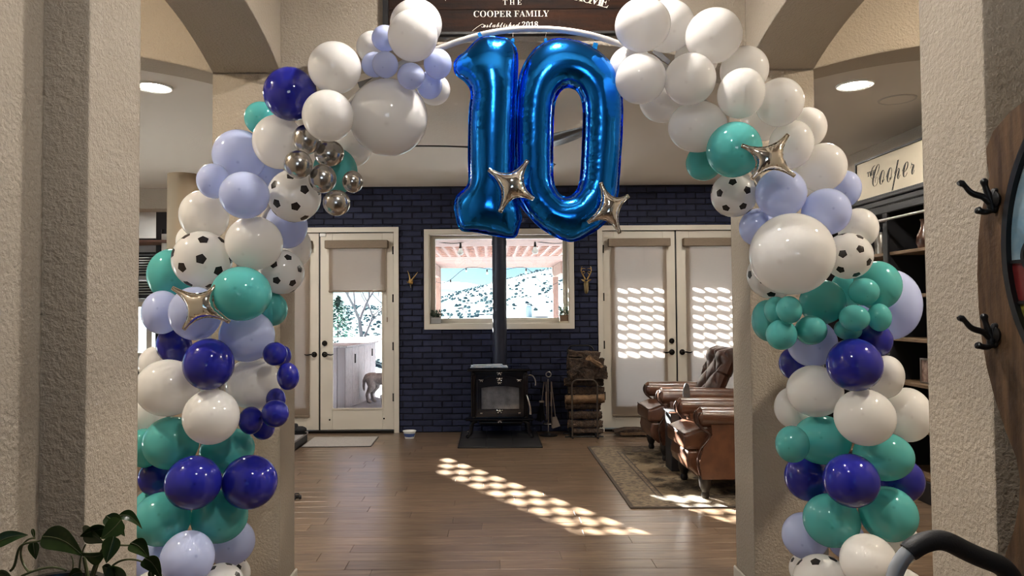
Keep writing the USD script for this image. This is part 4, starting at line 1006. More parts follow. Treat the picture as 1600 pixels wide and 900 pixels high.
# kind, picture x, y, half width, half height, layer (0 in front), label
LEFT = [
 ('W', 650, 38, 40, 40, 1, 'white balloon at the very top of the left garland, cut by the picture edge'),
 ('W', 645, 56, 38.5, 41, 0, 'cream white balloon in front, overlapping the dark wooden sign'),
 ('P', 602, 60, 21, 21, 1, 'small periwinkle balloon just left of the big cream white one at the top'),
 ('W', 583, 74, 26, 26, 2, 'white balloon peeping out behind the small periwinkle ones at the top left'),
 ('P', 602, 101, 20, 21, 0, 'small periwinkle balloon with a dark tip, below the cream white one'),
 ('P', 585, 101, 20, 20, 1, 'leftmost small periwinkle balloon of the cluster at the top left'),
 ('P', 684, 100, 21.5, 24, 0, 'small pale periwinkle balloon nearest to the blue number one'),
 ('P', 642, 119, 21, 21, 0, 'small periwinkle balloon right under the cream white one'),
 ('P', 671, 133, 19.5, 22, 0, 'lowest small periwinkle balloon beside the biggest white balloon'),
 ('W', 678, 140, 25, 25, 2, 'white balloon behind the lowest small periwinkle one, left of the number one'),
 ('W', 523, 106, 41, 41, 1, 'white balloon right of the topmost navy balloon'),
 ('N', 454, 147, 42, 42, 1, 'topmost navy balloon of the left garland'),
 ('T', 408, 185, 26, 26, 2, 'teal balloon half hidden below the topmost navy balloon'),
 ('W', 512.5, 181, 40, 40, 0, 'white balloon between the topmost navy one and the biggest white one'),
 ('W', 607, 184, 60, 60, 1, 'biggest white balloon of the left garland'),
 ('W', 545, 230, 36, 32, 3, 'translucent white balloon behind the teal and silver cluster on the left'),
 ('W', 435, 222, 40, 42, 1, 'white balloon directly left of the silver balloon cluster'),
 ('P', 374, 243, 42, 40, 1, 'large periwinkle balloon left of the silver cluster, the upper one'),
 ('P', 334, 283, 27, 27, 2, 'periwinkle balloon at the outer left edge above the white one'),
 ('P', 382, 305, 39, 36, 0, 'periwinkle balloon left of the upper soccer ball balloon'),
 ('P', 420, 275, 25, 25, 3, 'periwinkle balloon showing in the gap above the upper soccer ball balloon'),
 ('B', 460, 306, 41, 41, 1, 'soccer ball balloon right under the silver balloon cluster'),
 ('S', 479, 218, 22, 23, 0, 'uppermost silver chrome balloon of the cluster on the left'),
 ('S', 514.5, 240, 23, 21, 0, 'rightmost front silver chrome balloon, touching the teal one'),
 ('S', 466, 257, 22, 22, 0, 'leftmost silver chrome balloon of the cluster'),
 ('S', 504, 279, 21.5, 22, 0, 'silver chrome balloon at the bottom of the four in front'),
 ('T', 524, 267, 34, 36, 2, 'teal balloon behind the silver chrome cluster'),
 ('S', 551, 284, 16, 17, 3, 'small silver chrome balloon peeping out right of the teal one'),
 ('S', 526, 317, 21, 20, 1, 'silver chrome balloon hanging lowest, in front of the navy brick'),
 ('W', 319, 337, 39, 39, 1, 'white balloon at the outer left, above the big soccer ball balloon'),
 ('P', 448, 352, 32, 36, 2, 'periwinkle balloon below the upper soccer ball balloon'),
 ('W', 397, 380, 45, 41, 0, 'wide white balloon between the two upper soccer ball balloons'),
 ('W', 300, 378, 25, 26, 3, 'white balloon hidden behind the big soccer ball balloon on the left'),
 ('B', 316, 406, 47, 44, 0, 'big soccer ball balloon above the left silver star'),
 ('T', 270, 430, 40, 40, 1, 'teal balloon at the outer left behind the big soccer ball balloon'),
 ('T', 377, 459, 47, 41, 0, 'large teal balloon right of the left silver star'),
 ('B', 440, 425, 33, 36, 2, 'soccer ball balloon at the inner side, beside the left door blind'),
 ('W', 462, 385, 24, 31, 3, 'white balloon behind the soccer ball balloon nearest the left doors'),
 ('T', 425, 483, 24, 26, 2, 'small teal balloon tucked behind the large teal one on the left'),
 ('P', 253, 488, 32, 33, 2, 'pale lilac balloon at the outer left edge below the teal one'),
 ('P', 305, 490, 41, 41, 1, 'periwinkle balloon behind the left silver star'),
 ('P', 386, 525, 43, 39, 1, 'periwinkle balloon under the large teal one, inner side of the left garland'),
 ('N', 272, 539, 28, 28, 2, 'navy balloon at the outer left, above the large white pair'),
 ('N', 326, 569, 40, 39, 0, 'round navy balloon in the middle of the left garland'),
 ('N', 430, 553, 19, 18, 2, 'small navy balloon, top of the inner cluster on the left garland'),
 ('N', 441, 556, 14, 16, 3, 'tiny navy balloon behind the top one of the inner cluster'),
 ('N', 450, 588, 17, 21, 2, 'small navy balloon reaching farthest towards the left doors'),
 ('N', 431, 624, 15, 17, 4, 'small navy balloon mostly hidden behind the white one, inner left'),
 ('N', 430, 646, 21, 21, 2, 'small navy balloon right of the lower white balloon, inner left'),
 ('N', 392, 657, 19, 21, 2, 'small navy balloon touching the lower white balloon of the left garland'),
 ('N', 411, 668, 18, 19, 3, 'lowest small navy balloon of the inner left cluster'),
 ('W', 396, 599, 43, 39, 1, 'white balloon right of the round navy one on the left garland'),
 ('W', 262, 606, 50, 43, 1, 'large white balloon left of the round navy one on the left garland'),
 ('W', 243, 569, 27, 27, 3, 'white balloon behind the large white one at the outer left'),
 ('W', 330, 651, 44, 42, 0, 'white balloon under the round navy one on the left garland'),
 ('W', 226, 652, 33, 34, 3, 'white balloon cut by the left stucco wall, below the large white one'),
 ('T', 267, 692, 44, 40, 1, 'teal balloon below the large white one on the left garland'),
 ('T', 226, 700, 27, 30, 2, 'teal balloon cut by the left stucco wall'),
 ('T', 355, 704, 43, 33, 3, 'darker teal balloon above the gap between two low navy balloons'),
 ('N', 244, 746, 28, 28, 2, 'navy balloon at the outer left of the lowest navy row'),
 ('N', 302, 754, 44, 41, 0, 'middle navy balloon of the lowest left row'),
 ('N', 390, 753, 43, 41, 1, 'navy balloon at the inner end of the lowest left row'),
 ('T', 253, 811, 45, 41, 1, 'lowest teal balloon at the outer left, beside the plant'),
 ('T', 343, 807, 44, 40, 1, 'lowest teal balloon at the inner left, under two navy ones'),
 ('T', 236, 795, 28, 30, 4, 'teal balloon hidden behind the lowest outer teal one'),
 ('P', 293, 872, 42, 42, 0, 'pale lilac balloon with a dark tip near the bottom of the left garland'),
 ('P', 360, 847, 38, 36, 2, 'pale periwinkle balloon at the bottom inner side of the left garland'),
 ('P', 234, 868, 32, 34, 3, 'pale lilac balloon behind the pothos leaf at the bottom left'),
 ('B', 346, 916, 36, 35, 0, 'soccer ball balloon cut by the bottom edge, left garland'),
 ('B', 364, 897, 27, 27, 3, 'soccer ball balloon peeping out at the bottom inner left'),
 ('W', 238, 924, 33, 32, 2, 'white balloon at the very bottom left beside the pothos'),
]
RIGHT = [
 ('W', 1004, 39, 43, 43, 0, 'white balloon hiding the end of the wooden sign'),
 ('W', 1043, 41, 42, 42, 2, 'white balloon behind the one at the end of the wooden sign'),
 ('W', 1115, 56, 44, 44, 1, 'highest white balloon at the right of the arch, below the ceiling arch'),
 ('W', 1001, 123, 39, 40, 0, 'white balloon touching the blue number zero at its upper right'),
 ('W', 985, 104, 33, 33, 3, 'shaded white balloon behind the one that touches the number zero'),
 ('W', 1078, 124, 40, 41, 0, 'white balloon in front, second from the number zero'),
 ('W', 1163, 110, 38, 38, 2, 'white balloon behind and above the front one near the right arch'),
 ('W', 1158, 146, 37, 40, 0, 'bright white balloon above the upper right teal balloon'),
 ('W', 1088, 92, 34, 34, 4, 'white balloon in the gap behind the top white ones on the right'),
 ('W', 1036, 156, 37, 36, 3, 'thin white balloon below the pair right of the number zero'),
 ('W', 1090, 198, 46, 40, 2, 'greyish translucent white balloon left of the upper right teal balloon'),
 ('W', 1218, 160, 38, 38, 2, 'white balloon beside the right stucco pillar top'),
 ('W', 1260, 200, 32, 32, 3, 'white balloon at the outer edge, right of the upper star'),
 ('W', 1195, 182, 38, 38, 4, 'white balloon behind the upper right star and bright white balloon'),
 ('W', 1236, 226, 35, 38, 2, 'white balloon directly behind the right silver star'),
 ('W', 1285, 262, 38, 38, 2, 'white balloon beside the ceiling, above the script sign'),
 ('W', 1248, 272, 38, 36, 4, 'white balloon in the gap below the right silver star'),
 ('T', 1147, 234, 43, 43, 0, 'teal balloon left of the right silver star'),
 ('T', 1100, 254, 28, 28, 2, 'teal balloon behind the upper right one, at the inner edge'),
 ('B', 1147, 304, 36, 35, 2, 'soccer ball balloon under the upper right teal balloons'),
 ('P', 1220, 302, 40, 38, 1, 'periwinkle balloon with a dark tip under the right silver star'),
 ('P', 1291, 331, 39, 36, 1, 'periwinkle balloon right of and below the one under the star'),
 ('P', 1319, 296, 27, 29, 3, 'periwinkle balloon at the outer edge beside the script sign'),
 ('P', 1184, 355, 29, 29, 3, 'periwinkle balloon behind the giant white one, inner side'),
 ('W', 1341, 357, 32, 31, 3, 'white balloon at the outer edge below the script sign'),
 ('W', 1237, 397, 66.5, 62, 0, 'giant white balloon in the middle of the right garland'),
 ('B', 1325, 400, 36, 38, 1, 'soccer ball balloon right of the giant white balloon'),
 ('B', 1207, 429, 38, 39, 3, 'soccer ball balloon showing below left of the giant white balloon'),
 ('T', 1371, 446, 38, 37, 2, 'large teal balloon at the outer side below the right soccer ball balloon'),
 ('T', 1328, 450, 30, 28, 4, 'teal balloon in the gap below the right soccer ball balloon'),
 ('T', 1350, 456, 24, 21, 1, 'small teal balloon in front of the large outer teal one'),
 ('T', 1285, 472, 36, 34, 2, 'large teal balloon right below the giant white one'),
 ('T', 1335, 497, 24, 20, 0, 'small teal balloon with a dark tip, left of the pair on the right garland'),
 ('T', 1374, 496, 19, 21, 1, 'small teal balloon, right of the pair, before the lilac balloon'),
 ('P', 1391, 476, 49, 53, 4, 'big pale lilac balloon in front of the dark bookcase'),
 ('T', 1233, 484, 20, 21, 0, 'small teal balloon, uppermost front one of the inner right cluster'),
 ('T', 1213, 485, 19, 21, 1, 'small teal balloon behind the uppermost one of the inner right cluster'),
 ('T', 1201, 501, 26, 32, 2, 'teal balloon at the inner edge of the small teal cluster'),
 ('T', 1221, 523, 24, 23, 0, 'small teal balloon, lowest of the inner right cluster'),
 ('T', 1267, 516, 25, 22, 0, 'small teal balloon between the inner right cluster and the pair'),
 ('T', 1325, 515, 22, 16, 2, 'small teal balloon under the one with the dark tip'),
 ('P', 1269, 536, 39, 36, 3, 'periwinkle balloon below the small teal cluster on the right'),
 ('N', 1365, 532, 30, 27, 3, 'navy balloon under the small teal pair on the right'),
 ('N', 1335, 570, 44, 40, 0, 'large round navy balloon in the middle of the right garland'),
 ('N', 1239, 568, 22, 24, 4, 'navy balloon at the inner edge below the small teal cluster'),
 ('W', 1384, 589, 29, 33, 2, 'white balloon right of the large round navy one'),
 ('W', 1273, 611, 44, 39, 1, 'white balloon left below the large round navy one'),
 ('W', 1240, 637, 30, 32, 3, 'white balloon at the inner edge of the right garland, low'),
 ('W', 1351, 652, 48, 43, 0, 'white balloon below the large round navy one, in front'),
 ('W', 1418, 648, 39, 41, 3, 'white balloon cut by the right stucco wall'),
 ('T', 1284, 687, 45, 37, 1, 'teal balloon left below the front white one on the right garland'),
 ('T', 1238, 694, 26, 28, 3, 'teal balloon at the inner edge of the right garland, low'),
 ('T', 1380, 713, 48, 37, 1, 'teal balloon right below the front white one on the right garland'),
 ('N', 1262, 746, 36, 36, 2, 'navy balloon at the inner end of the lowest right row'),
 ('N', 1330, 751, 44, 41, 0, 'middle navy balloon of the lowest right row'),
 ('N', 1408, 750, 37, 34, 4, 'navy balloon at the outer end of the lowest right row'),
 ('T', 1299, 813, 44, 41, 1, 'lowest teal balloon at the inner side of the right garland'),
 ('T', 1388, 803, 46, 42, 1, 'lowest teal balloon at the outer side of the right garland'),
 ('P', 1258, 837, 36, 36, 3, 'pale lilac balloon at the inner side near the bottom right'),
 ('W', 1357, 878, 45, 43, 0, 'milky white balloon with a dark tip near the grey handle'),
 ('W', 1405, 848, 32, 34, 4, 'white balloon behind the lowest outer teal one on the right'),
 ('B', 1285, 911, 45, 45, 0, 'big soccer ball balloon cut by the bottom edge, right garland'),
 ('B', 1261, 890, 27, 28, 4, 'soccer ball balloon behind the big one at the bottom right'),
 ('B', 1413, 918, 31, 31, 3, 'soccer ball balloon under the grey handle'),
 ('P', 1322, 843, 30, 30, 4, 'pale lilac balloon in the gap between the lowest right teal ones'),
]
OBST = []    # spheres already placed: (centre, radius)
def place_garland(items, base):
    items = sorted(enumerate(items), key=lambda t: (t[1][5], t[0]))
    for idx, (k, px, py, rw, rh, layer, label) in items:
        tx, ty = math.atan2(px - CX, FPX), math.atan2(py - 483, FPX)
        rw, rh = rw * math.cos(tx), rh * math.cos(ty); r_px = math.sqrt(rw * rh); y = base + .04 * layer
        while True:
            c = P(px, py, y); rad = r_px * (y * math.cos(PITCH)) / FPX
            bad = 0
            for c2, r2_ in OBST:
                gap = np.linalg.norm(c - c2) - (rad + r2_) * 1.04
                if gap < 0: bad = 1; break
            if not bad or y > base + .62: break
            y += .008
        OBST.append((c, rad))
        kc, name = KIND[k]
        t = thing(name, label, 'balloon')
        t.GetReferences().AddInternalReference(kc); t.SetInstanceable(True)
        # the tip looks towards the viewer, more or less; the knot points to the middle of the garland
        rr = random.Random(idx * 31 + int(px)); view = EYE - c; view /= np.linalg.norm(view)
        az = view + np.array([rr.uniform(-.45, .45), 0, rr.uniform(-.5, .25)]); az /= np.linalg.norm(az)
        ax = RT - az * (RT @ az); ax /= np.linalg.norm(ax)
        if k == 'B':
            a = rr.uniform(0, 6.28); ax = ax * math.cos(a) + np.cross(az, ax) * math.sin(a)
        ay = np.cross(az, ax)
        sw, sh = (rw / r_px, rh / r_px) if k != 'B' else (1, 1)
        m = Gf.Matrix4d(*(ax * rad * 1.035 * sw), 0, *(ay * rad * 1.035 * sh), 0, *(az * rad * 1.0), 0, *map(float, c), 1)
        UsdGeom.Xformable(t).AddTransformOp().Set(m)
        yield c, rad
NB = list(place_garland(LEFT, 2.88)) + list(place_garland(RIGHT, 2.88))
print('balloon depth', min(c[1] for c, _ in NB), max(c[1] for c, _ in NB))

# ------------------------------------------------------------------ the stand that carries the arch
YA = 3.22
path = [(345, 640), (352, 500), (390, 380), (450, 280), (520, 190), (600, 115), (680, 78), (765, 51.5), (845, 45), (920, 54), (985, 76), (1060, 120), (1130, 195), (1190, 290), (1240, 400), (1275, 510), (1285, 640)]
w = [P(px, py, YA - .16 * max(0, 1 - ((px - 830) / 330) ** 2)) for px, py in path]
w = [np.array([w[0][0], YA, .02]), np.array([w[0][0], YA, .5])] + w + [np.array([w[-1][0], YA, .5]), np.array([w[-1][0], YA, .02])]
t = thing('arch_stand', 'grey plastic hoop stand that carries the balloon garland', 'balloon arch stand')
HOOP = spline(w, 240)
obj('hoop', tube(HOOP, .0135, 12), 'arch_pipe', t)
for q in (w[0], w[-1]):
    obj('foot', cat_([rbx(q[0] - .035, q[0] + .035, YA - .28, YA + .28, .001, .03, .01), rbx(q[0] - .03, q[0] + .03, YA - .03, YA + .03, .02, .10, .008)]), 'arch_pipe', t)
for (a_, b_) in (((560, 133), (600, 119)), ((1022, 78), (1046, 98))):
    p_, q_ = P(*a_, YA + .02), P(*b_, YA + .02); d_ = (q_ - p_) / np.linalg.norm(q_ - p_); n_ = np.array([-d_[2], 0, d_[0]]) * .014
    pl = Polygon([((p_ + s * n_)[0], (p_ + s * n_)[2]) for s in (-1, 1)] + [((q_ + s * n_)[0], (q_ + s * n_)[2]) for s in (.7, -.7)])
    obj('garland_strip', up_xz(ext(pl, .003), YA + .02), 'tape_grey', t, label='dark strip holding balloon knots')

# ------------------------------------------------------------------ foil balloons
def inflate(poly, y, puff, step, wrinkle=0.0, freq=40.0, wr_len=.05, seed=0):
    """A flat foil outline (x, z) blown up to both sides of the plane y; seam round its edge."""
    rr = np.random.default_rng(seed); b = poly.bounds; rings = [poly.exterior] + list(poly.interiors)
    edge = []
    for g in rings:
        n = max(12, int(g.length / step)); edge += [g.interpolate(i / n, normalized=True).coords[0] for i in range(n)]
    edge = np.array(edge); ne = len(edge)
    nx, nz = int((b[2] - b[0]) / step) + 2, int((b[3] - b[1]) / (step * .866)) + 2
    X, Z = np.meshgrid(np.arange(nx), np.arange(nz)); gx_ = b[0] + (X + .5 * (Z % 2)) * step; gz_ = b[1] + Z * step * .866
    pts = np.c_[gx_.ravel(), gz_.ravel()]
    from shapely import contains_xy, distance
    inner = poly.buffer(-step * .55); pts = pts[contains_xy(inner, pts[:, 0], pts[:, 1])]
    V = np.vstack([edge, pts]); tri = Delaunay(V).simplices; cen = V[tri].mean(1)
    tri = tri[contains_xy(poly, cen[:, 0], cen[:, 1])]
    p0, p1, p2 = V[tri[:, 0]], V[tri[:, 1]], V[tri[:, 2]]
    cr = (p1[:, 0] - p0[:, 0]) * (p2[:, 1] - p0[:, 1]) - (p1[:, 1] - p0[:, 1]) * (p2[:, 0] - p0[:, 0])
    tri = tri[np.abs(cr) > 1e-10]; p0, p1, p2 = V[tri[:, 0]], V[tri[:, 1]], V[tri[:, 2]]
    area = np.abs((p1[:, 0] - p0[:, 0]) * (p2[:, 1] - p0[:, 1]) - (p1[:, 1] - p0[:, 1]) * (p2[:, 0] - p0[:, 0])) / 2
    e = np.stack([p2 - p1, p0 - p2, p1 - p0], 1); Kv = np.einsum('nik,njk->nij', e, e) / (4 * area)[:, None, None]
    I = np.repeat(tri, 3, axis=1).ravel(); J = np.tile(tri, (1, 3)).ravel()
    K = coo_matrix((Kv.ravel(), (I, J)), shape=(len(V),) * 2).tocsr(); F = np.zeros(len(V)); np.add.at(F, tri.ravel(), np.repeat(area / 3, 3))
    free = np.arange(ne, len(V)); u = np.zeros(len(V)); u[free] = spsolve(K[free][:, free], F[free])
    h = puff * np.sqrt(2 * np.maximum(u, 0))
    if wrinkle:
        ph = rr.uniform(0, 6.28, 8)
        for g in rings:
            s = np.array([g.project(Point(q)) for q in V]); d = np.array([g.distance(Point(q)) for q in V])
            w = np.abs(np.sin(s * freq + 1.2 * np.sin(s * freq * .23 + ph[0]))) ** .6 + .5 * np.sin(s * freq * .61 + ph[1])
            h = h * (1 - wrinkle * (1 - w) * np.exp(-(d / wr_len) ** 2) * (.55 + .45 * np.sin(s * 7 + ph[2])))
    nf = len(V); back = np.where(np.arange(nf) < ne, np.arange(nf), np.arange(nf) + nf - ne)
    v3 = np.vstack([np.c_[V[:, 0], y - h, V[:, 1]], np.c_[V[ne:, 0], y + h[ne:], V[ne:, 1]]])
    sgn = ((p1[:, 0] - p0[:, 0]) * (p2[:, 1] - p0[:, 1]) - (p1[:, 1] - p0[:, 1]) * (p2[:, 0] - p0[:, 0])) > 0
    tri = np.where(sgn[:, None], tri, tri[:, ::-1])
    return trimesh.Trimesh(v3, np.vstack([tri, back[tri][:, ::-1]]), process=False)
def outline(pts, y, smooth=True, n=160):
    w = np.array([(lambda p: (p[0], p[2]))(P(px, py, y)) for px, py in pts])
    if smooth:
        from scipy.interpolate import CubicSpline
        q = np.vstack([w, w[:1]]); t = np.r_[0, np.cumsum(np.linalg.norm(np.diff(q, axis=0), axis=1) ** .5)]
        w = CubicSpline(t, q, bc_type='periodic')(np.linspace(0, t[-1], n, endpoint=False))
    return w
def seam(poly, y, wid=.007):
    ring_ = poly.buffer(wid, join_style=1).difference(poly.buffer(-.002)); rr = np.random.default_rng(3)
    m = ext(ring_, .0012); v = np.array(m.vertices); v[:, 2] += .0025 * np.sin(v[:, 0] * 260 + v[:, 1] * 310)
    m.vertices = v; return up_xz(m, y - .0006)
YN = 3.02
one = [(709, 104), (713, 92), (728, 80), (744, 63), (762, 57), (780, 58), (795, 61), (805, 72), (809, 92), (807.5, 140), (805, 200), (803.5, 250), (804.5, 290), (809, 312), (815, 340), (811, 356), (805, 370), (782, 370), (757, 365), (736, 362), (720, 359), (713, 342), (710, 322), (714, 306), (724, 297), (731, 288), (732, 262), (732, 215), (734, 165), (736, 149), (733, 136), (722, 124), (713, 117)]
zero_o = [(806, 300), (804, 250), (804, 200), (806, 150), (812, 118), (826, 88), (846, 69), (868, 61), (892, 62), (918, 70), (945, 88), (963, 112), (971, 140), (973, 180), (971, 230), (968, 275), (964, 312), (955, 335), (938, 355), (918, 368), (893, 377.5), (868, 370), (846, 357), (826, 337), (812, 318)]
zero_i = [(864, 270), (864, 220), (866, 170), (871, 150), (880, 139), (890, 137), (901, 142), (908, 154), (911, 175), (910, 220), (908, 262), (904, 290), (896, 303), (885, 308), (873, 302), (866, 288)]
for nm, lab, po in (('number_one_balloon', 'blue foil balloon shaped like the number one, hanging under the arch', Polygon(outline(one, YN))), ('number_zero_balloon', 'blue foil balloon shaped like the number zero, hanging under the arch', Polygon(outline(zero_o, YN + .02), [outline(zero_i, YN + .02, n=110)]))):
    yy_ = YN if 'one' in nm else YN + .02
    t = thing(nm, lab, 'balloon')
    obj('body', inflate(po.buffer(-.004), yy_, .86, .0085, .085, 95.0, .045, 4), 'foil_blue', t, smooth=60)
    obj('seam', seam(po.buffer(-.004), yy_, .006), 'foil_blue', t)
    tabs = [(751, 57, 748, 51), (801, 66, 802, 60)] if 'one' in nm else [(853, 66, 852, 60), (929, 76, 931, 67)]
    for a_, b_, c_, d_ in tabs:
        p_, q_ = P(a_, b_, yy_), P(c_, d_, yy_); u_ = np.array([q_[0] - p_[0], q_[2] - p_[2]]); k_ = np.array([-u_[1], u_[0]]) * .45
        pl = Polygon([(p_[0] - k_[0], p_[2] - k_[1]), (p_[0] + k_[0], p_[2] + k_[1]), (q_[0] + k_[0] * .8, q_[2] + k_[1] * .8), (q_[0] - k_[0] * .8, q_[2] - k_[1] * .8)])
        tb = obj('hanging_tab', up_xz(ext(pl, .002), yy_ - .001), 'foil_blue', t)
        hp0 = HOOP[np.argmin(np.abs(HOOP[:, 0] - q_[0]) + 9 * (HOOP[:, 2] < 2.2))]; top_ = hp0 + [0, 0, -.0146]
        obj('thread', tube([q_, top_], .0008, 5), 'arch_pipe', tb)
def star(tips, centre, y, label, waist=.53):
    t = thing('star_balloon', label, 'balloon')
    w = [(lambda p: np.array([p[0], p[2]]))(P(a, b, y)) for a, b in tips]; c = (lambda p: np.array([p[0], p[2]]))(P(*centre, y))
    pts = []
    for i in range(4):
        a, b = w[i], w[(i + 1) % 4]; mid = c + ((a + b) / 2 - c) * waist * 1.15
        ta, tb_ = (a - c) / np.linalg.norm(a - c), (b - c) / np.linalg.norm(b - c); na = np.array([-ta[1], ta[0]]); sg = np.sign((b - a) @ na) or 1
        nb_ = np.array([-tb_[1], tb_[0]]); sb_ = np.sign((a - b) @ nb_) or 1
        a1, b1 = a + na * sg * .0055, b + nb_ * sb_ * .0055
        for s in np.linspace(0, 1, 18): pts.append((1 - s) ** 2 * a1 + 2 * s * (1 - s) * (2 * mid - (a1 + b1) / 2) + s * s * b1)
    po = Polygon(pts)
    if not po.is_valid: po = po.buffer(0)
    obj('body', inflate(po, y, .95, .0042, .16, 150, .02, 2), 'foil_silver', t, smooth=60)
    obj('seam', seam(po, y, .003), 'foil_silver', t)
def star_depth(px, py, rad, want):
    """Clear of the balloons behind it."""
    y = want
    while y > want - .5:
        c = P(px, py, y)
        if all(np.linalg.norm(c - c2) > r2_ + rad or c2[1] + r2_ < y for c2, r2_ in OBST): break
        y -= .01
    return y
star([(270, 450), (337, 447), (358, 503), (287, 514)], (316, 476), star_depth(312, 478, .045, 2.86), 'silver four-pointed foil star on the left garland, between teal balloons')
star([(764, 265), (824, 251), (833, 311), (781.5, 331)], (800, 290), YN - .118, 'silver four-pointed foil star stuck on the blue number one')
star([(939, 286), (982, 306), (968, 364), (919, 347)], (953, 326), YN - .10, 'silver four-pointed foil star stuck on the lower right of the blue zero')
star([(1159.5, 227.5), (1231, 211), (1241, 275), (1174.5, 280)], (1202, 245), star_depth(1202, 248, .05, 2.90), 'silver four-pointed foil star on the right garland, beside a teal balloon')

# ------------------------------------------------------------------ family sign on the arched wall
ysg = E0 - .002
def sg(px, py, y=E0 - .035): return P(px, py, y)
sx0, sx1, sz0 = float(sg(598, 30)[0]), float(sg(1000, 30)[0]), float(sg(800, 53)[2])
szt = sz0 + .50
t = thing('wooden_family_sign', 'dark stained wooden sign with cream lettering on the arched wall', 'sign')
npl = 4
for k in range(npl):
    z0_, z1_ = sz0 + .012 + (szt - sz0 - .024) * k / npl, sz0 + .012 + (szt - sz0 - .024) * (k + 1) / npl
    obj('plank', cbx(sx0 + .028, sx1 - .028, E0 - .028, E0 - .004, z0_ + .0005, z1_ - .0005, .002), 'sign_wood', t)
o = sbox(sx0, sz0, sx1, szt)
obj('frame', up_xz(ext(o.difference(sbox(sx0 + .028, sz0 + .012, sx1 - .028, szt - .012)), .036), E0 - .038), 'black_wood', t)
def on_sign(shape, px0, px1, py_base, name, h=None, stretch=True):
    a, b = sg(px0, py_base), sg(px1, py_base); bb = shape.bounds
    s = (b[0] - a[0]) / (bb[2] - bb[0]); shape = affinity.translate(shape, -bb[0], 0)
    shape = affinity.scale(shape, s, s if h is None else h, origin=(0, 0))
    shape = affinity.rotate(shape, math.degrees(ROLL) * 0, origin=(0, 0))
    obj(name, up_xz(ext(affinity.translate(shape, a[0], float(sg((px0 + px1) / 2, py_base)[2])), .002), E0 - .0298), 'cream_ink', t, smooth=False)
on_sign(letters(serif('COOPER FAMILY'), .04).buffer(-.0006), 740, 858, 25.5, 'family_lettering')
on_sign(letters(serif('T H E'), .04).buffer(-.0006), 786, 815, 6.5, 'article_lettering')
on_sign(letters(script('established 2018'), .035, 170), 755, 841, 41.5, 'script_lettering')
flo = [sg(x, y) for x, y in ((738, 48), (744, 43), (750, 39), (755, 37.5), (757, 39.5), (752, 41.5))]
obj('flourish', tube([p_ + [0, .0045, 0] for p_ in spline(flo, 30)], .0012, 5), 'cream_ink', t)
# WELCOME in an arc above, only its last letters come into the picture
cxp, cyp, rad_ = 799.0, 512.0, 522.0
TXT = 'WELCOME TO OUR HOME'
angs = np.linspace(-10.9, 16.0, len(TXT))
for ch_, a in zip(TXT, angs):
    if ch_ == ' ': continue
    g = letters(serif(ch_), .052).buffer(-.0006); bb = g.bounds; g = affinity.translate(g, -(bb[0] + bb[2]) / 2, 0)
    px, py = cxp + rad_ * math.sin(math.radians(a)), cyp - rad_ * math.cos(math.radians(a))
    q = sg(px, py); g = affinity.translate(affinity.rotate(g, -a, origin=(0, 0)), float(q[0]), float(q[2]))
    obj('arched_letter', up_xz(ext(g, .002), E0 - .0298), 'cream_ink', t, smooth=False)

# ------------------------------------------------------------------ hall tree with stained glass and coat hooks
XH = 1.19
edge = [(1600, 158), (1577, 176), (1552, 205), (1541, 232), (1542, 255), (1546, 275), (1540, 300), (1532, 340), (1528, 380), (1527, 430), (1529, 480), (1534, 530), (1542, 575), (1555, 625), (1572, 675), (1588, 715), (1594, 750), (1592, 790), (1584, 830), (1572, 862), (1566, 900)]
w = [PX(a_, b_, XH) for a_, b_ in edge]; pts = [(float(p_[1]), float(p_[2])) for p_ in w]
yc = pts[9][0] - .46
top = [(yc, pts[0][1] + .16), (yc + .16, pts[0][1] + .14), (yc + .24, pts[0][1] + .07)]
right = pts + [(pts[-1][0] + .02, .25), (pts[-1][0] + .03, .02)]
half = top + right
poly = Polygon(half + [(2 * yc - a_, b_) for a_, b_ in half[::-1]]).buffer(0)
t = thing('hall_tree', 'carved brown wooden hall tree with black coat hooks and an oval stained glass panel', 'hall tree')
cz = float(PX(1585, 388, XH)[2])
oval_o = affinity.scale(Point(yc, cz).buffer(1, quad_segs=24), .372, .39)
obj('back_board', up_yz(ext(poly.difference(oval_o.buffer(-.01)), .035), XH), 'tree_wood', t)
obj('oval_frame', up_yz(ext(oval_o.difference(oval_o.buffer(-.016)), .016), XH - .004), 'iron', t, label='black oval frame')
ins = oval_o.buffer(-.015); b = ins.bounds
sky_ = ins.intersection(sbox(b[0], cz - .03, b[2], b[3])); field_ = ins.intersection(sbox(b[0], b[1], b[2], cz - .125)); barn = ins.intersection(sbox(b[0], cz - .125, b[2], cz - .03))
cl = affinity.scale(Point(yc + .25, cz - .02).buffer(1), .07, .05).intersection(ins)
gl = obj('stained_glass', up_yz(ext(sky_.difference(cl), .006), XH + .008), 'glass_sky', t, label='oval of coloured glass pieces')
obj('glass_piece', up_yz(ext(field_, .006), XH + .008), 'glass_field', gl); obj('glass_piece', up_yz(ext(barn.difference(cl), .006), XH + .008), 'glass_red', gl); obj('glass_piece', up_yz(ext(cl, .006), XH + .008), 'glass_white', gl)
led = [LineString([(b[0], cz - .125), (yc, cz - .10), (b[2], cz - .125)]), LineString([(b[0], cz - .03), (b[2], cz - .03)]), LineString([(yc + .2, cz - .03), (yc + .16, b[3])]), LineString([(yc - .1, cz - .03), (yc - .05, b[3])]), cl.exterior, LineString([(yc + .15, b[1]), (yc + .18, cz - .12)])]
obj('lead_line', up_yz(ext(union_all([l_.buffer(.004) for l_ in led]).intersection(ins), .009), XH + .004), 'lead', gl)
obj('glass_backing', up_yz(ext(ins, .006), XH + .018), 'lead', t)
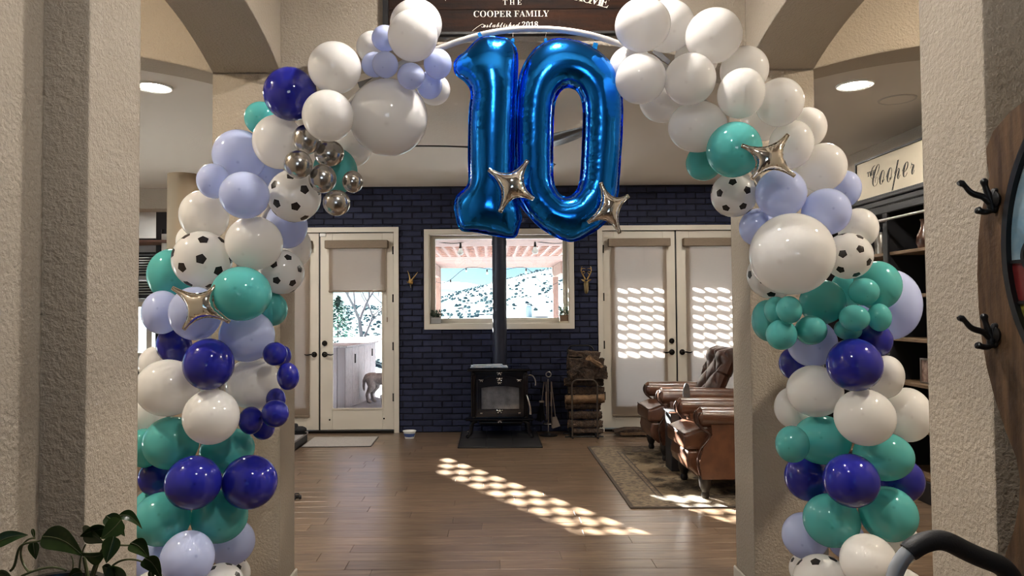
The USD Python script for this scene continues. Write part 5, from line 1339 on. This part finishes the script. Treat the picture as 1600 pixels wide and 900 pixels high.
obj('foot', cat_([rbx(XH - .05, 1.405, yc - .36, yc + .36, .002, .07, .01), rbx(XH + .03, 1.40, yc - .05, yc + .05, .06, 1.3, .01)]), 'tree_wood', t)
for by in (312, 523):
    base = PX(1556, by, XH); by_ = float(base[1]); bz = float(base[2])
    def hp_(px, py): return P(px, py, by_)
    h = obj('coat_hook', moved(lathe([(0, 0), (.018, 0), (.02, .006), (.012, .012), (0, .014)], 16), (XH, by_, bz), (0, -90, 0)), 'iron', t, label='black iron double coat hook')
    k = by - 312
    up_ = spline([base, hp_(1547, 318 + k), hp_(1538, 309 + k), hp_(1527, 305 + k), hp_(1516, 300 + k), hp_(1508, 291 + k), hp_(1500, 286 + k), hp_(1497, 287 + k)], 24)
    obj('upper_arm', cat_([tube(up_, [.0075] * 12 + list(np.linspace(.0075, .0055, 8)) + [.0065, .008, .0075, .005], 10)]), 'iron', h)
    obj('side_prong', tube(spline([hp_(1548, 322 + k), hp_(1544, 305 + k), hp_(1539, 290 + k), hp_(1537, 279 + k)], 16), list(np.linspace(.0085, .0065, 12)) + [.0075, .009, .0085, .004], 10), 'iron', h)
    obj('lower_prong', tube(spline([hp_(1550, 326 + k), hp_(1542, 331 + k), hp_(1532, 330 + k), hp_(1525, 327 + k)], 14), [.0072] * 10 + [.008, .009, .0085, .005], 10), 'iron', h)
    obj('hook_post', tube(spline([base + [0, 0, -.02], hp_(1549, 328 + k), hp_(1548, 322 + k), base + [0, 0, .02]], 12), .0085, 10), 'iron', h)

# ------------------------------------------------------------------ grey handle with a foam grip, in front at the right
YH = 1.20
hp2 = [(1384, 1010), (1388, 940), (1396, 905), (1407, 878), (1425, 858), (1446, 847), (1470, 844), (1500, 856), (1540, 874), (1566, 886), (1578, 900), (1585, 940), (1590, 1010)]
w = spline([P(a_, b_, YH) for a_, b_ in hp2], 90)
i0 = int(np.argmin(np.abs(w[:, 0] - float(P(1419, 862, YH)[0])) + 10 * (np.arange(90) > 45)))
t = thing('push_handle_frame', 'grey tubular push handle with a black foam grip at the lower right', 'handle')
l_, r_ = w[0].copy(), w[-1].copy(); l2, r2_ = np.array([l_[0], YH, .08]), np.array([r_[0], YH, .08])
obj('tube', cat_([tube(np.vstack([[l2], w[:i0 + 2]]), .0125, 16), tube(np.vstack([w[-12:], [r2_]]), .0125, 16)]), 'grey_tube', t)
obj('foam_grip', tube(w[i0:-10], [.0155] + [.0165] * (len(w[i0:-10]) - 2) + [.0155], 18), 'foam_grip', t)
obj('base_bar', cat_([cyl(l2, r2_, .0125, n=14)]), 'grey_tube', t)
for q in (l2, r2_):
    obj('runner', tube(spline([q + [0, -.16, -.055], q + [0, -.10, -.062], q + [0, .10, -.062], q + [0, .16, -.055]], 12), .0125, 12), 'grey_tube', t)
    obj('leg', cyl(q, q + [0, 0, -.06], .0125, n=12), 'grey_tube', t)

# ------------------------------------------------------------------ pothos in front at the left
YP = 1.15
t = thing('potted_pothos', 'potted pothos with broad green leaves at the lower left corner', 'potted plant')
def pp(px, py, dy=0): return P(px, py, YP + dy)
pc_ = pp(75, 905); rim = pp(75, 926); pr_ = .078
pz0 = float(rim[2])
obj('pot', moved(lathe([(0, -.16), (.055, -.16), (.06, -.15), (pr_, -.012), (pr_ + .008, -.010), (pr_ + .009, .004), (pr_ - .002, .004), (pr_ - .008, -.02), (0, -.02)], 40), (pc_[0], YP, pz0)), 'pot_black', t)
obj('soil', moved(lathe([(0, 0), (pr_ - .007, 0), (pr_ - .007, .01), (0, .012)], 30), (pc_[0], YP, pz0 - .03)), 'soil', t)
def leaf(base, tip, half_px, sag, dy0, dy1, fold=.25, roll=0.0, side=1):
    a, b = pp(*base, dy0), pp(*tip, dy1); n, m = 16, 7; half = half_px * YP / FPX
    ax = b - a; L = np.linalg.norm(ax); ax = ax / L; view = np.array([0, -1.0, 0]); wdir = np.cross(ax, view); wdir /= np.linalg.norm(wdir); nrm = np.cross(wdir, ax)
    c, s = math.cos(roll), math.sin(roll); wd, nm_ = wdir * c + nrm * s, nrm * c - wdir * s
    V = []
    for i in range(n):
        q = i / (n - 1); width = half * (math.sin(math.pi * min(1, q ** .62)) ** .85) * (1 - .15 * q) if 0 < q < 1 else half * .02
        mid = a + ax * L * q + np.array([0, 0, 1]) * sag * YP / FPX * math.sin(math.pi * q)
        for j in range(m):
            u = (j / (m - 1) - .5) * 2
            V.append(mid + wd * width * u - nm_ * (abs(u) ** 1.3) * width * fold * -1 + nm_ * .0)
    F = []
    for i in range(n - 1):
        for j in range(m - 1):
            p_ = i * m + j; F += [[p_, p_ + m, p_ + m + 1], [p_, p_ + m + 1, p_ + 1]]
    V = np.array(V); th = nm_ * .0004
    mm = trimesh.Trimesh(np.vstack([V + th, V - th]), np.vstack([F, np.array(F)[:, ::-1] + len(V)]), process=False)
    o_ = obj('leaf', mm, 'leaf', t, smooth=True)
    rb_ = [V[i * m + m // 2] + view * .0008 for i in range(n)]
    obj('midrib', tube(rb_, np.linspace(.0011, .0003, n), 5), 'stem', o_)
def stem_(pts, r=.0022, dys=None):
    dys = dys or [0] * len(pts)
    obj('stem', tube(spline([pp(*p_, d_) for p_, d_ in zip(pts, dys)], 20), np.linspace(r, r * .75, 20), 7), 'stem', t)
leaf((-12, 852), (44, 836), 11, 5, .0, .02, .3, .3)
leaf((66, 838), (131, 869), 19, 9, -.02, -.03, .2, .25)
leaf((168, 826), (125, 838), 13, 3, .03, .02, .35, .4)
leaf((130, 832), (162, 848), 16, 4, .04, .01, .25, -.2)
leaf((190, 812), (158, 842), 15, -2, -.03, -.05, .2, .15)
leaf((166, 806), (195, 838), 12, 4, -.02, -.02, .3, .5)
leaf((184, 806), (222, 826), 9, 9, .02, .03, .4, .7)
leaf((178, 808), (165, 806), 5, 0, 0, 0, .3, .2)
leaf((178, 838), (166, 880), 13, 0, -.05, -.06, .3, .3)
leaf((132, 868), (166, 862), 15, -4, -.02, -.04, .3, -.5)
leaf((204, 848), (234, 874), 13, 6, -.01, .0, .3, .5)
leaf((226, 872), (253, 905), 13, 7, -.03, -.02, .3, .2)
leaf((236, 890), (238, 912), 5, 0, .0, .0, .3, .2)
leaf((180, 902), (160, 885), 14, 4, -.06, -.05, .3, .3); leaf((190, 915), (170, 884), 19, 4, -.06, -.06, .3, .1)
leaf((128, 893), (104, 906), 9, 3, -.03, -.04, .3, .2)
leaf((18, 905), (-8, 893), 9, 3, -.02, -.02, .3, .2)
leaf((52, 846), (56, 874), 9, 0, .05, .05, .2, .1)
leaf((51, 826), (54, 842), 3, 0, .05, .05, .2, .1)
stem_([(16, 892), (26, 870), (33, 853), (52, 847), (68, 842)]); stem_([(48, 893), (36, 880), (33, 858), (40, 846), (55, 841)], .002, [0, .02, .02, .02, .02])
stem_([(138, 908), (134, 885), (131, 870)], .0034); stem_([(142, 905), (150, 880), (160, 860), (176, 838)], .003); stem_([(170, 850), (190, 852), (204, 852)], .0018)
stem_([(176, 884), (190, 876), (206, 874), (228, 881)], .0018); stem_([(34, 900), (60, 890), (88, 887), (104, 892)], .002); stem_([(112, 893), (112, 870), (111, 868)], .0012)
stem_([(124, 890), (126, 872), (134, 850)], .0016); stem_([(180, 892), (192, 898), (198, 906)], .002); stem_([(144, 904), (154, 878), (165, 860)], .003, [.02, .02, .0])
# the stool it stands on
zs = pz0 - .16
t = thing('plant_stand', 'small dark stand under the potted pothos', 'plant stand')
obj('top', moved(lathe([(0, -.022), (.14, -.022), (.145, -.015), (.145, -.004), (.14, 0), (0, 0)], 36), (pc_[0], YP, zs - .001)), 'black_wood', t)
for a_ in (30, 150, 270):
    c_ = np.array([math.cos(math.radians(a_)), math.sin(math.radians(a_)), 0])
    obj('leg', cyl(np.array([pc_[0], YP, zs - .02]) + c_ * .09, np.array([pc_[0], YP, .002]) + c_ * .14, .013, n=12), 'black_wood', t)
# ------------------------------------------------------------------ outside the windows
YO = 9.20
struct('ground_patio', bx(-7, 5, YO, 16.2, -.25, -.05), 'patio_slab', label='grey patio slab outside the doors')
import meshkit
def ground_z(x, y):
    x, y = np.asarray(x, float), np.asarray(y, float)
    t = np.clip((y - 20) / 70, 0, 1); az = x / np.maximum(y, 1)
    crest = 2.9 + 22 * np.clip(az + .07, -.05, .2)
    z = -.35 + (crest + .35) * (t * t * (3 - 2 * t)) + .10 * np.clip((y - 14.3) / 10, 0, 1)
    far = np.clip((y - 90) / 60, 0, 1)
    return z - far * 5
gx, gy = np.meshgrid(np.linspace(-1, 1, 90), np.linspace(0, 1, 90), indexing='ij')
yy = 16.0 + 138 * gy ** 1.8; xx = gx * (14 + 0.9 * yy)
zz = ground_z(xx, yy) + (meshkit.fbm(np.stack([xx * .12, yy * .12, 0 * xx], -1), 4, 3) - .5) * np.clip((yy - 14) / 25, 0, 1) * 1.1
def grid_mesh(x, y, z):
    n, m = x.shape; i, j = np.meshgrid(np.arange(n - 1), np.arange(m - 1), indexing='ij'); a = (i * m + j).ravel()
    f = np.vstack([np.c_[a, a + m, a + m + 1], np.c_[a, a + m + 1, a + 1]])
    return trimesh.Trimesh(np.c_[x.ravel(), y.ravel(), z.ravel()], f, process=False)
struct('terrain', grid_mesh(xx, yy, zz), 'hill_earth', smooth=True, label='pale dry hillside rising beyond the patio')
mx, my = np.meshgrid(np.linspace(-520, 420, 120), np.linspace(330, 620, 40), indexing='ij')
prof = 16 + 30 * np.clip((-mx + 10) / 140, 0, 1) + 14 * (meshkit.fbm(np.stack([mx * .012, my * .012, 0 * mx], -1), 4, 8) - .5)
mz = -6 + prof * np.clip((my - 330) / 170, 0, 1) ** 1.2
struct('mountains', grid_mesh(mx, my, mz), 'sage', smooth=True, label='bluish distant ridge behind the hillside')
r2 = np.random.default_rng(5)
bush = []
base_b = trimesh.creation.icosphere(1, 1.0)
for _ in range(1300):
    y = 24 + 66 * r2.random() ** .8; x = y * r2.uniform(-.36, .16); s = r2.uniform(.05, .15) * (.6 + y / 90)
    if (abs(x + 5.7) < 2.2 and y < 30) or (abs(x - 2.2) < 1.2 and abs(y - 40) < 2): continue
    v = np.array(base_b.vertices) * r2.uniform(.7, 1.2, (len(base_b.vertices), 1)) * [s, s, s * .7] + [x, y, float(ground_z(x, y)) + .12]
    bush.append(trimesh.Trimesh(v, base_b.faces, process=False))
obj('sagebrush', cat_(bush), 'sage', None, smooth=False, label='grey green sagebrush dotted over the pale hillside', cat='shrubs', kind='stuff')

# patio roof: boards with rows of oval openings that let the low sun through
ZR = 2.45
roof = thing('patio_roof', 'pinkish board patio roof seen through the picture window', 'patio roof')
oval = affinity.scale(Point(0, 0).buffer(1, quad_segs=5), .067, .090)
for k in range(-11, 15):
    yc = 12.88 - .261 * k
    b = sbox(-5.2, yc - .1285, 3.6, yc + .1285)
    if yc - .13 < YO: continue
    if 0 <= k <= 9:
        hs = []
        for m in range(-3, 34):
            xh = -3.329 + .16 * m
            if xh < -3.876 or (xh > -2.136 and k < 2): continue
            hs.append(affinity.translate(oval, xh, yc))
        b = b.difference(union_all(hs))
    obj('roof_board', moved(ext(b, .022), (0, 0, ZR + R.uniform(0, .003))), 'pine_board', roof, smooth=False)
def pz(py, y): return float(P(780, py, y)[2])
for px, s in ((684.5, -1), (868, 1)):
    x = float(P(px, 460, 15.5)[0])
    obj('post', cbx(x - .06, x + .06, 15.44, 15.56, -.05, ZR, .008), 'cedar', roof)
    obj('side_beam', cbx(x - .05, x + .05, 13.8, 15.66, pz(434, 15.6), ZR - .001, .006), 'cedar', roof)
for x in (-5.1, 3.5):
    obj('post', cbx(x - .06, x + .06, 15.44, 15.56, -.05, ZR, .008), 'cedar', roof)
# string lights
def string_light(y, pts, bulbs, label, sc):
    t = thing('string_light', label, 'string lights')
    w = [P(px, py, y) for px, py in pts]
    obj('wire', tube(spline(w, 50), .006 * sc, 6), 'wire_black', t)
    for px, py, ln in bulbs:
        a, b = P(px, py, y), P(px, py + ln, y); L = a[2] - b[2]
        obj('socket', tube([a, a - [0, 0, L * .45]], [.012 * sc, .020 * sc], 10), 'wire_black', t)
        bm = moved(lathe([(0, 0), (.3, .04), (.46, .25), (.48, .45), (.34, .75), (.26, 1.0), (0, 1.0)], 16), (0, 0, 0), None, L * .55)
        obj('bulb', moved(bm, (a[0], a[1], b[2])), 'bulb_glass', t)
MAT['bulb_glass'] = usdkit.material(stage, '/World/Looks/bulb_glass', {'p': ('principled_bsdf', {'base_color': (.8, .78, .74), 'roughness': .1, 'transmission_weight': .4})}, [], surface='p.BSDF')
string_light(9.75, [(655, 377.5), (690, 379), (719, 379.5), (745, 373), (770, 371), (800, 371), (836, 377), (860, 380), (895, 377)], [(719.5, 379.5, 19), (836, 377, 20)], 'string of round bulbs hung close outside the window', 1.0)
string_light(15.2, [(680, 440), (704, 437), (728, 419), (760, 420), (790, 421), (822, 419), (840, 436), (872, 441)], [(704, 437, 8), (728.5, 419, 6), (761, 421, 8), (822, 419.5, 8)], 'string lights at the far edge of the patio roof', .9)
# weathered cabinet and crate
def gp(px, py, y): return P(px, py, y)
A_, B_ = gp(540, 560, 11.4), gp(587, 560, 13.0)
au = np.array([B_[0] - A_[0], B_[1] - A_[1], 0]); LB = float(np.linalg.norm(au)); au /= LB; av = np.array([-au[1], au[0], 0])   # along the long side, and into the box
zt_ = float(gp(540, 543, 11.4)[2])
def cab(u0, u1, v0, v1, z0, z1, c=.003):
    m = cbx(u0, u1, v0, v1, z0, z1, c); v = np.array(m.vertices)
    m.vertices = np.outer(v[:, 0], au) + np.outer(v[:, 1], av) + np.outer(v[:, 2], [0, 0, 1]) + [A_[0], A_[1], 0]; return m
t = thing('weathered_cabinet', 'weathered grey board cabinet on the patio, seen through the door glass', 'cabinet')
for k in range(5):
    obj('side_board', cab(LB * k / 5 + .002, LB * (k + 1) / 5 - .002, 0, .025, -.049, zt_ - R.uniform(0, .01)), 'weathered_wood', t, smooth=False)
for k in range(4):
    obj('front_board', cab(-.026, -.001, .0 + .13 * k + .003, .13 * (k + 1) - .003, -.049, zt_ - R.uniform(0, .01)), 'bare_bark', t, smooth=False, label='darker end board')
obj('carcass', cab(.002, LB - .01, .026, .50, -.049, zt_ - .02), 'weathered_wood', t)
obj('lid', cab(-.05, LB + .05, -.04, .54, zt_, zt_ + .03, .006), 'weathered_wood', t)
for fr_, z0_, z1_ in ((.28, .70, .86), (.86, .76, .90)):
    obj('handle', cab(LB * fr_ - .012, LB * fr_ + .012, -.02, .001, zt_ * z0_, zt_ * z1_, .004), 'iron', t, label='dark upright handle')
q0, q1 = gp(505, 530, 13.4), gp(606, 522, 13.4)
t = thing('patio_rail', 'long pale plank rail beyond the weathered cabinet', 'rail')
obj('top_plank', cbx(q0[0] - .5, q1[0] + .4, 13.3, 13.48, q0[2] - .02, q0[2] + .03, .006), 'weathered_wood', t)
for x in (q0[0] - .4, q1[0] + .3): obj('post', cbx(x - .05, x + .05, 13.34, 13.44, -.05, q0[2] - .021, .006), 'weathered_wood', t)
t = thing('white_tank', 'white upright tank far off on the hillside', 'tank')
q = gp(826, 496, 40); zg_ = float(ground_z(q[0], 40)) - .1
obj('body', moved(lathe([(0, 0), (.2, 0), (.2, .75), (.12, .9), (0, .92)], 20), (q[0], 40, zg_)), 'white_plastic', t)
# dog standing on the patio, rump to the left
dq = gp(571, 628, 12.1)
xg, yg, zg = float(dq[0]) + .02, 12.1, -.05
S = manifold3d.Manifold.sphere
def chain(js):
    parts = []
    for (a, ra), (b, rb_) in zip(js[:-1], js[1:]):
        parts.append(manifold3d.Manifold.batch_hull([S(ra, 16).translate(list(a)), S(rb_, 16).translate(list(b))]))
    return parts
pc = []
pc += chain([((.06, 0, .42), .095), ((.22, 0, .41), .10), ((.42, 0, .40), .12), ((.54, 0, .43), .105), ((.64, 0, .52), .07), ((.72, 0, .60), .068)])
pc += chain([((.72, 0, .60), .068), ((.80, 0, .585), .045), ((.87, 0, .57), .032)])
for sy in (-1, 1):
    dx = .0 if sy < 0 else .06
    pc += chain([((.07 + dx, .05 * sy, .40), .085), ((.10 + dx, .07 * sy, .28), .06), ((.02 + dx, .07 * sy, .16), .03), ((.035 + dx, .07 * sy, .04), .024), ((.075 + dx, .07 * sy, .024), .024)])
    pc += chain([((.52 + dx, .06 * sy, .38), .065), ((.51 + dx, .07 * sy, .22), .038), ((.515 + dx, .07 * sy, .04), .025), ((.55 + dx, .07 * sy, .024), .024)])
    pc += chain([((.69, .05 * sy, .655), .025), ((.665, .075 * sy, .60), .02), ((.68, .08 * sy, .55), .012)])
pc += chain([((.0, 0, .46), .035), ((-.035, 0, .40), .03), ((-.05, 0, .30), .022), ((-.04, 0, .22), .012)])
man = manifold3d.Manifold.batch_boolean(pc, manifold3d.OpType.Add).refine_to_length(.025)
dog = tm(man); dog.merge_vertices(); trimesh.smoothing.filter_taubin(dog, iterations=8)
dog = jitter(dog, .010, 16, 3); dog.apply_translation([xg, yg, zg - float(dog.bounds[0][2])])
t = thing('dog', 'shaggy grey dog standing on the patio, its hindquarters showing in the door glass', 'dog')
obj('body', dog, 'dog_fur', t, smooth=True)
for s in (-1, 1): obj('eye', moved(trimesh.creation.icosphere(1, .011), (xg + .765, yg + s * .042, zg + .615)), 'iron', t)
obj('nose', moved(trimesh.creation.icosphere(1, .016), (xg + .90, yg, zg + .575)), 'iron', t)
t = thing('patio_planter', 'dark clay planter standing by the dog on the patio', 'planter')
q = gp(597, 632, 11.0)
obj('pot', moved(lathe([(0, 0), (.09, 0), (.12, .22), (.135, .22), (.135, .27), (.11, .27), (.1, .2), (0, .2)], 24), (q[0] + .10, 11.0, -.05)), 'leather', t)
obj('soil', moved(lathe([(0, 0), (.104, 0), (.104, .012), (0, .012)], 24), (q[0] + .10, 11.0, .152)), 'soil', t)
# trees
def bare_tree(x, y, zg_, h, seed):
    rr = random.Random(seed); segs = []
    def grow(p, d, ln, r, depth):
        pts = [p]; q = np.array(p, float); dd = np.array(d, float)
        for _ in range(4):
            dd = dd + np.array([rr.uniform(-.14, .14), rr.uniform(-.14, .14), rr.uniform(-.02, .10)]); dd /= np.linalg.norm(dd)
            q = q + dd * ln / 4; pts.append(q.copy())
        segs.append(tube(pts, np.linspace(r, r * .62, 5), 7 if depth < 2 else 4))
        if depth >= 5: return
        for k in range(3 if depth < 3 else 2):
            a = rr.uniform(0, 6.28); t_ = rr.uniform(.35, .75); u = dd * t_ + np.array([math.cos(a), math.sin(a), rr.uniform(.05, .5)]) * (1 - t_)
            grow(pts[rr.choice((2, 3, 4)) if k else 4], u / np.linalg.norm(u), ln * rr.uniform(.62, .8), r * .58, depth + 1)
    grow((x, y, zg_), (0, 0, 1), h * .36, h * .020, 0)
    return segs
q = gp(569, 525, 24)
t = thing('bare_tree', 'leafless tree with spreading branches seen through the door glass', 'tree')
segs = bare_tree(float(q[0]), 24, float(ground_z(q[0], 24)) - .15, 4.4, 12)
obj('trunk', segs[0], 'bare_bark', t); obj('branches', cat_(segs[1:]), 'bare_bark', t, kind='stuff')
def conifer(px, py_top, y, w, label, seed):
    rr = np.random.default_rng(seed); q = gp(px, py_top, y); x = float(q[0]); zg_ = float(ground_z(x, y)) - .15; h = float(q[2]) - zg_
    t = thing('evergreen_tree', label, 'tree')
    obj('trunk', cyl((x, y, zg_), (x, y, zg_ + h * .96), h * .018, .01, 8), 'bare_bark', t)
    F = []
    for _ in range(1500):
        s = rr.random() ** .8; a = rr.uniform(0, 2 * np.pi); rad = w * (1 - s) ** .8 * rr.uniform(.35, 1); c = np.array([x + rad * math.cos(a), y + rad * math.sin(a), zg_ + .12 * h + .88 * h * s])
        o = np.array([math.cos(a), math.sin(a), -.25 + rr.uniform(-.2, .3)]); n_ = np.cross(o, [0, 0, 1]); n_ /= np.linalg.norm(n_); L = rr.uniform(.10, .24) * w; k = L * .22
        F.append(np.array([c - o * L * .3, c + n_ * k, c + o * L, c - n_ * k]))
    V = np.vstack(F); i = np.arange(len(F)) * 4
    m_ = trimesh.Trimesh(V, np.vstack([np.c_[i, i + 1, i + 2], np.c_[i, i + 2, i + 3]]), process=False)
    obj('foliage', m_, 'evergreen', t, smooth=False, kind='stuff')
conifer(528, 462, 27, 1.1, 'blue green evergreen tree left of the bare tree outside', 3)
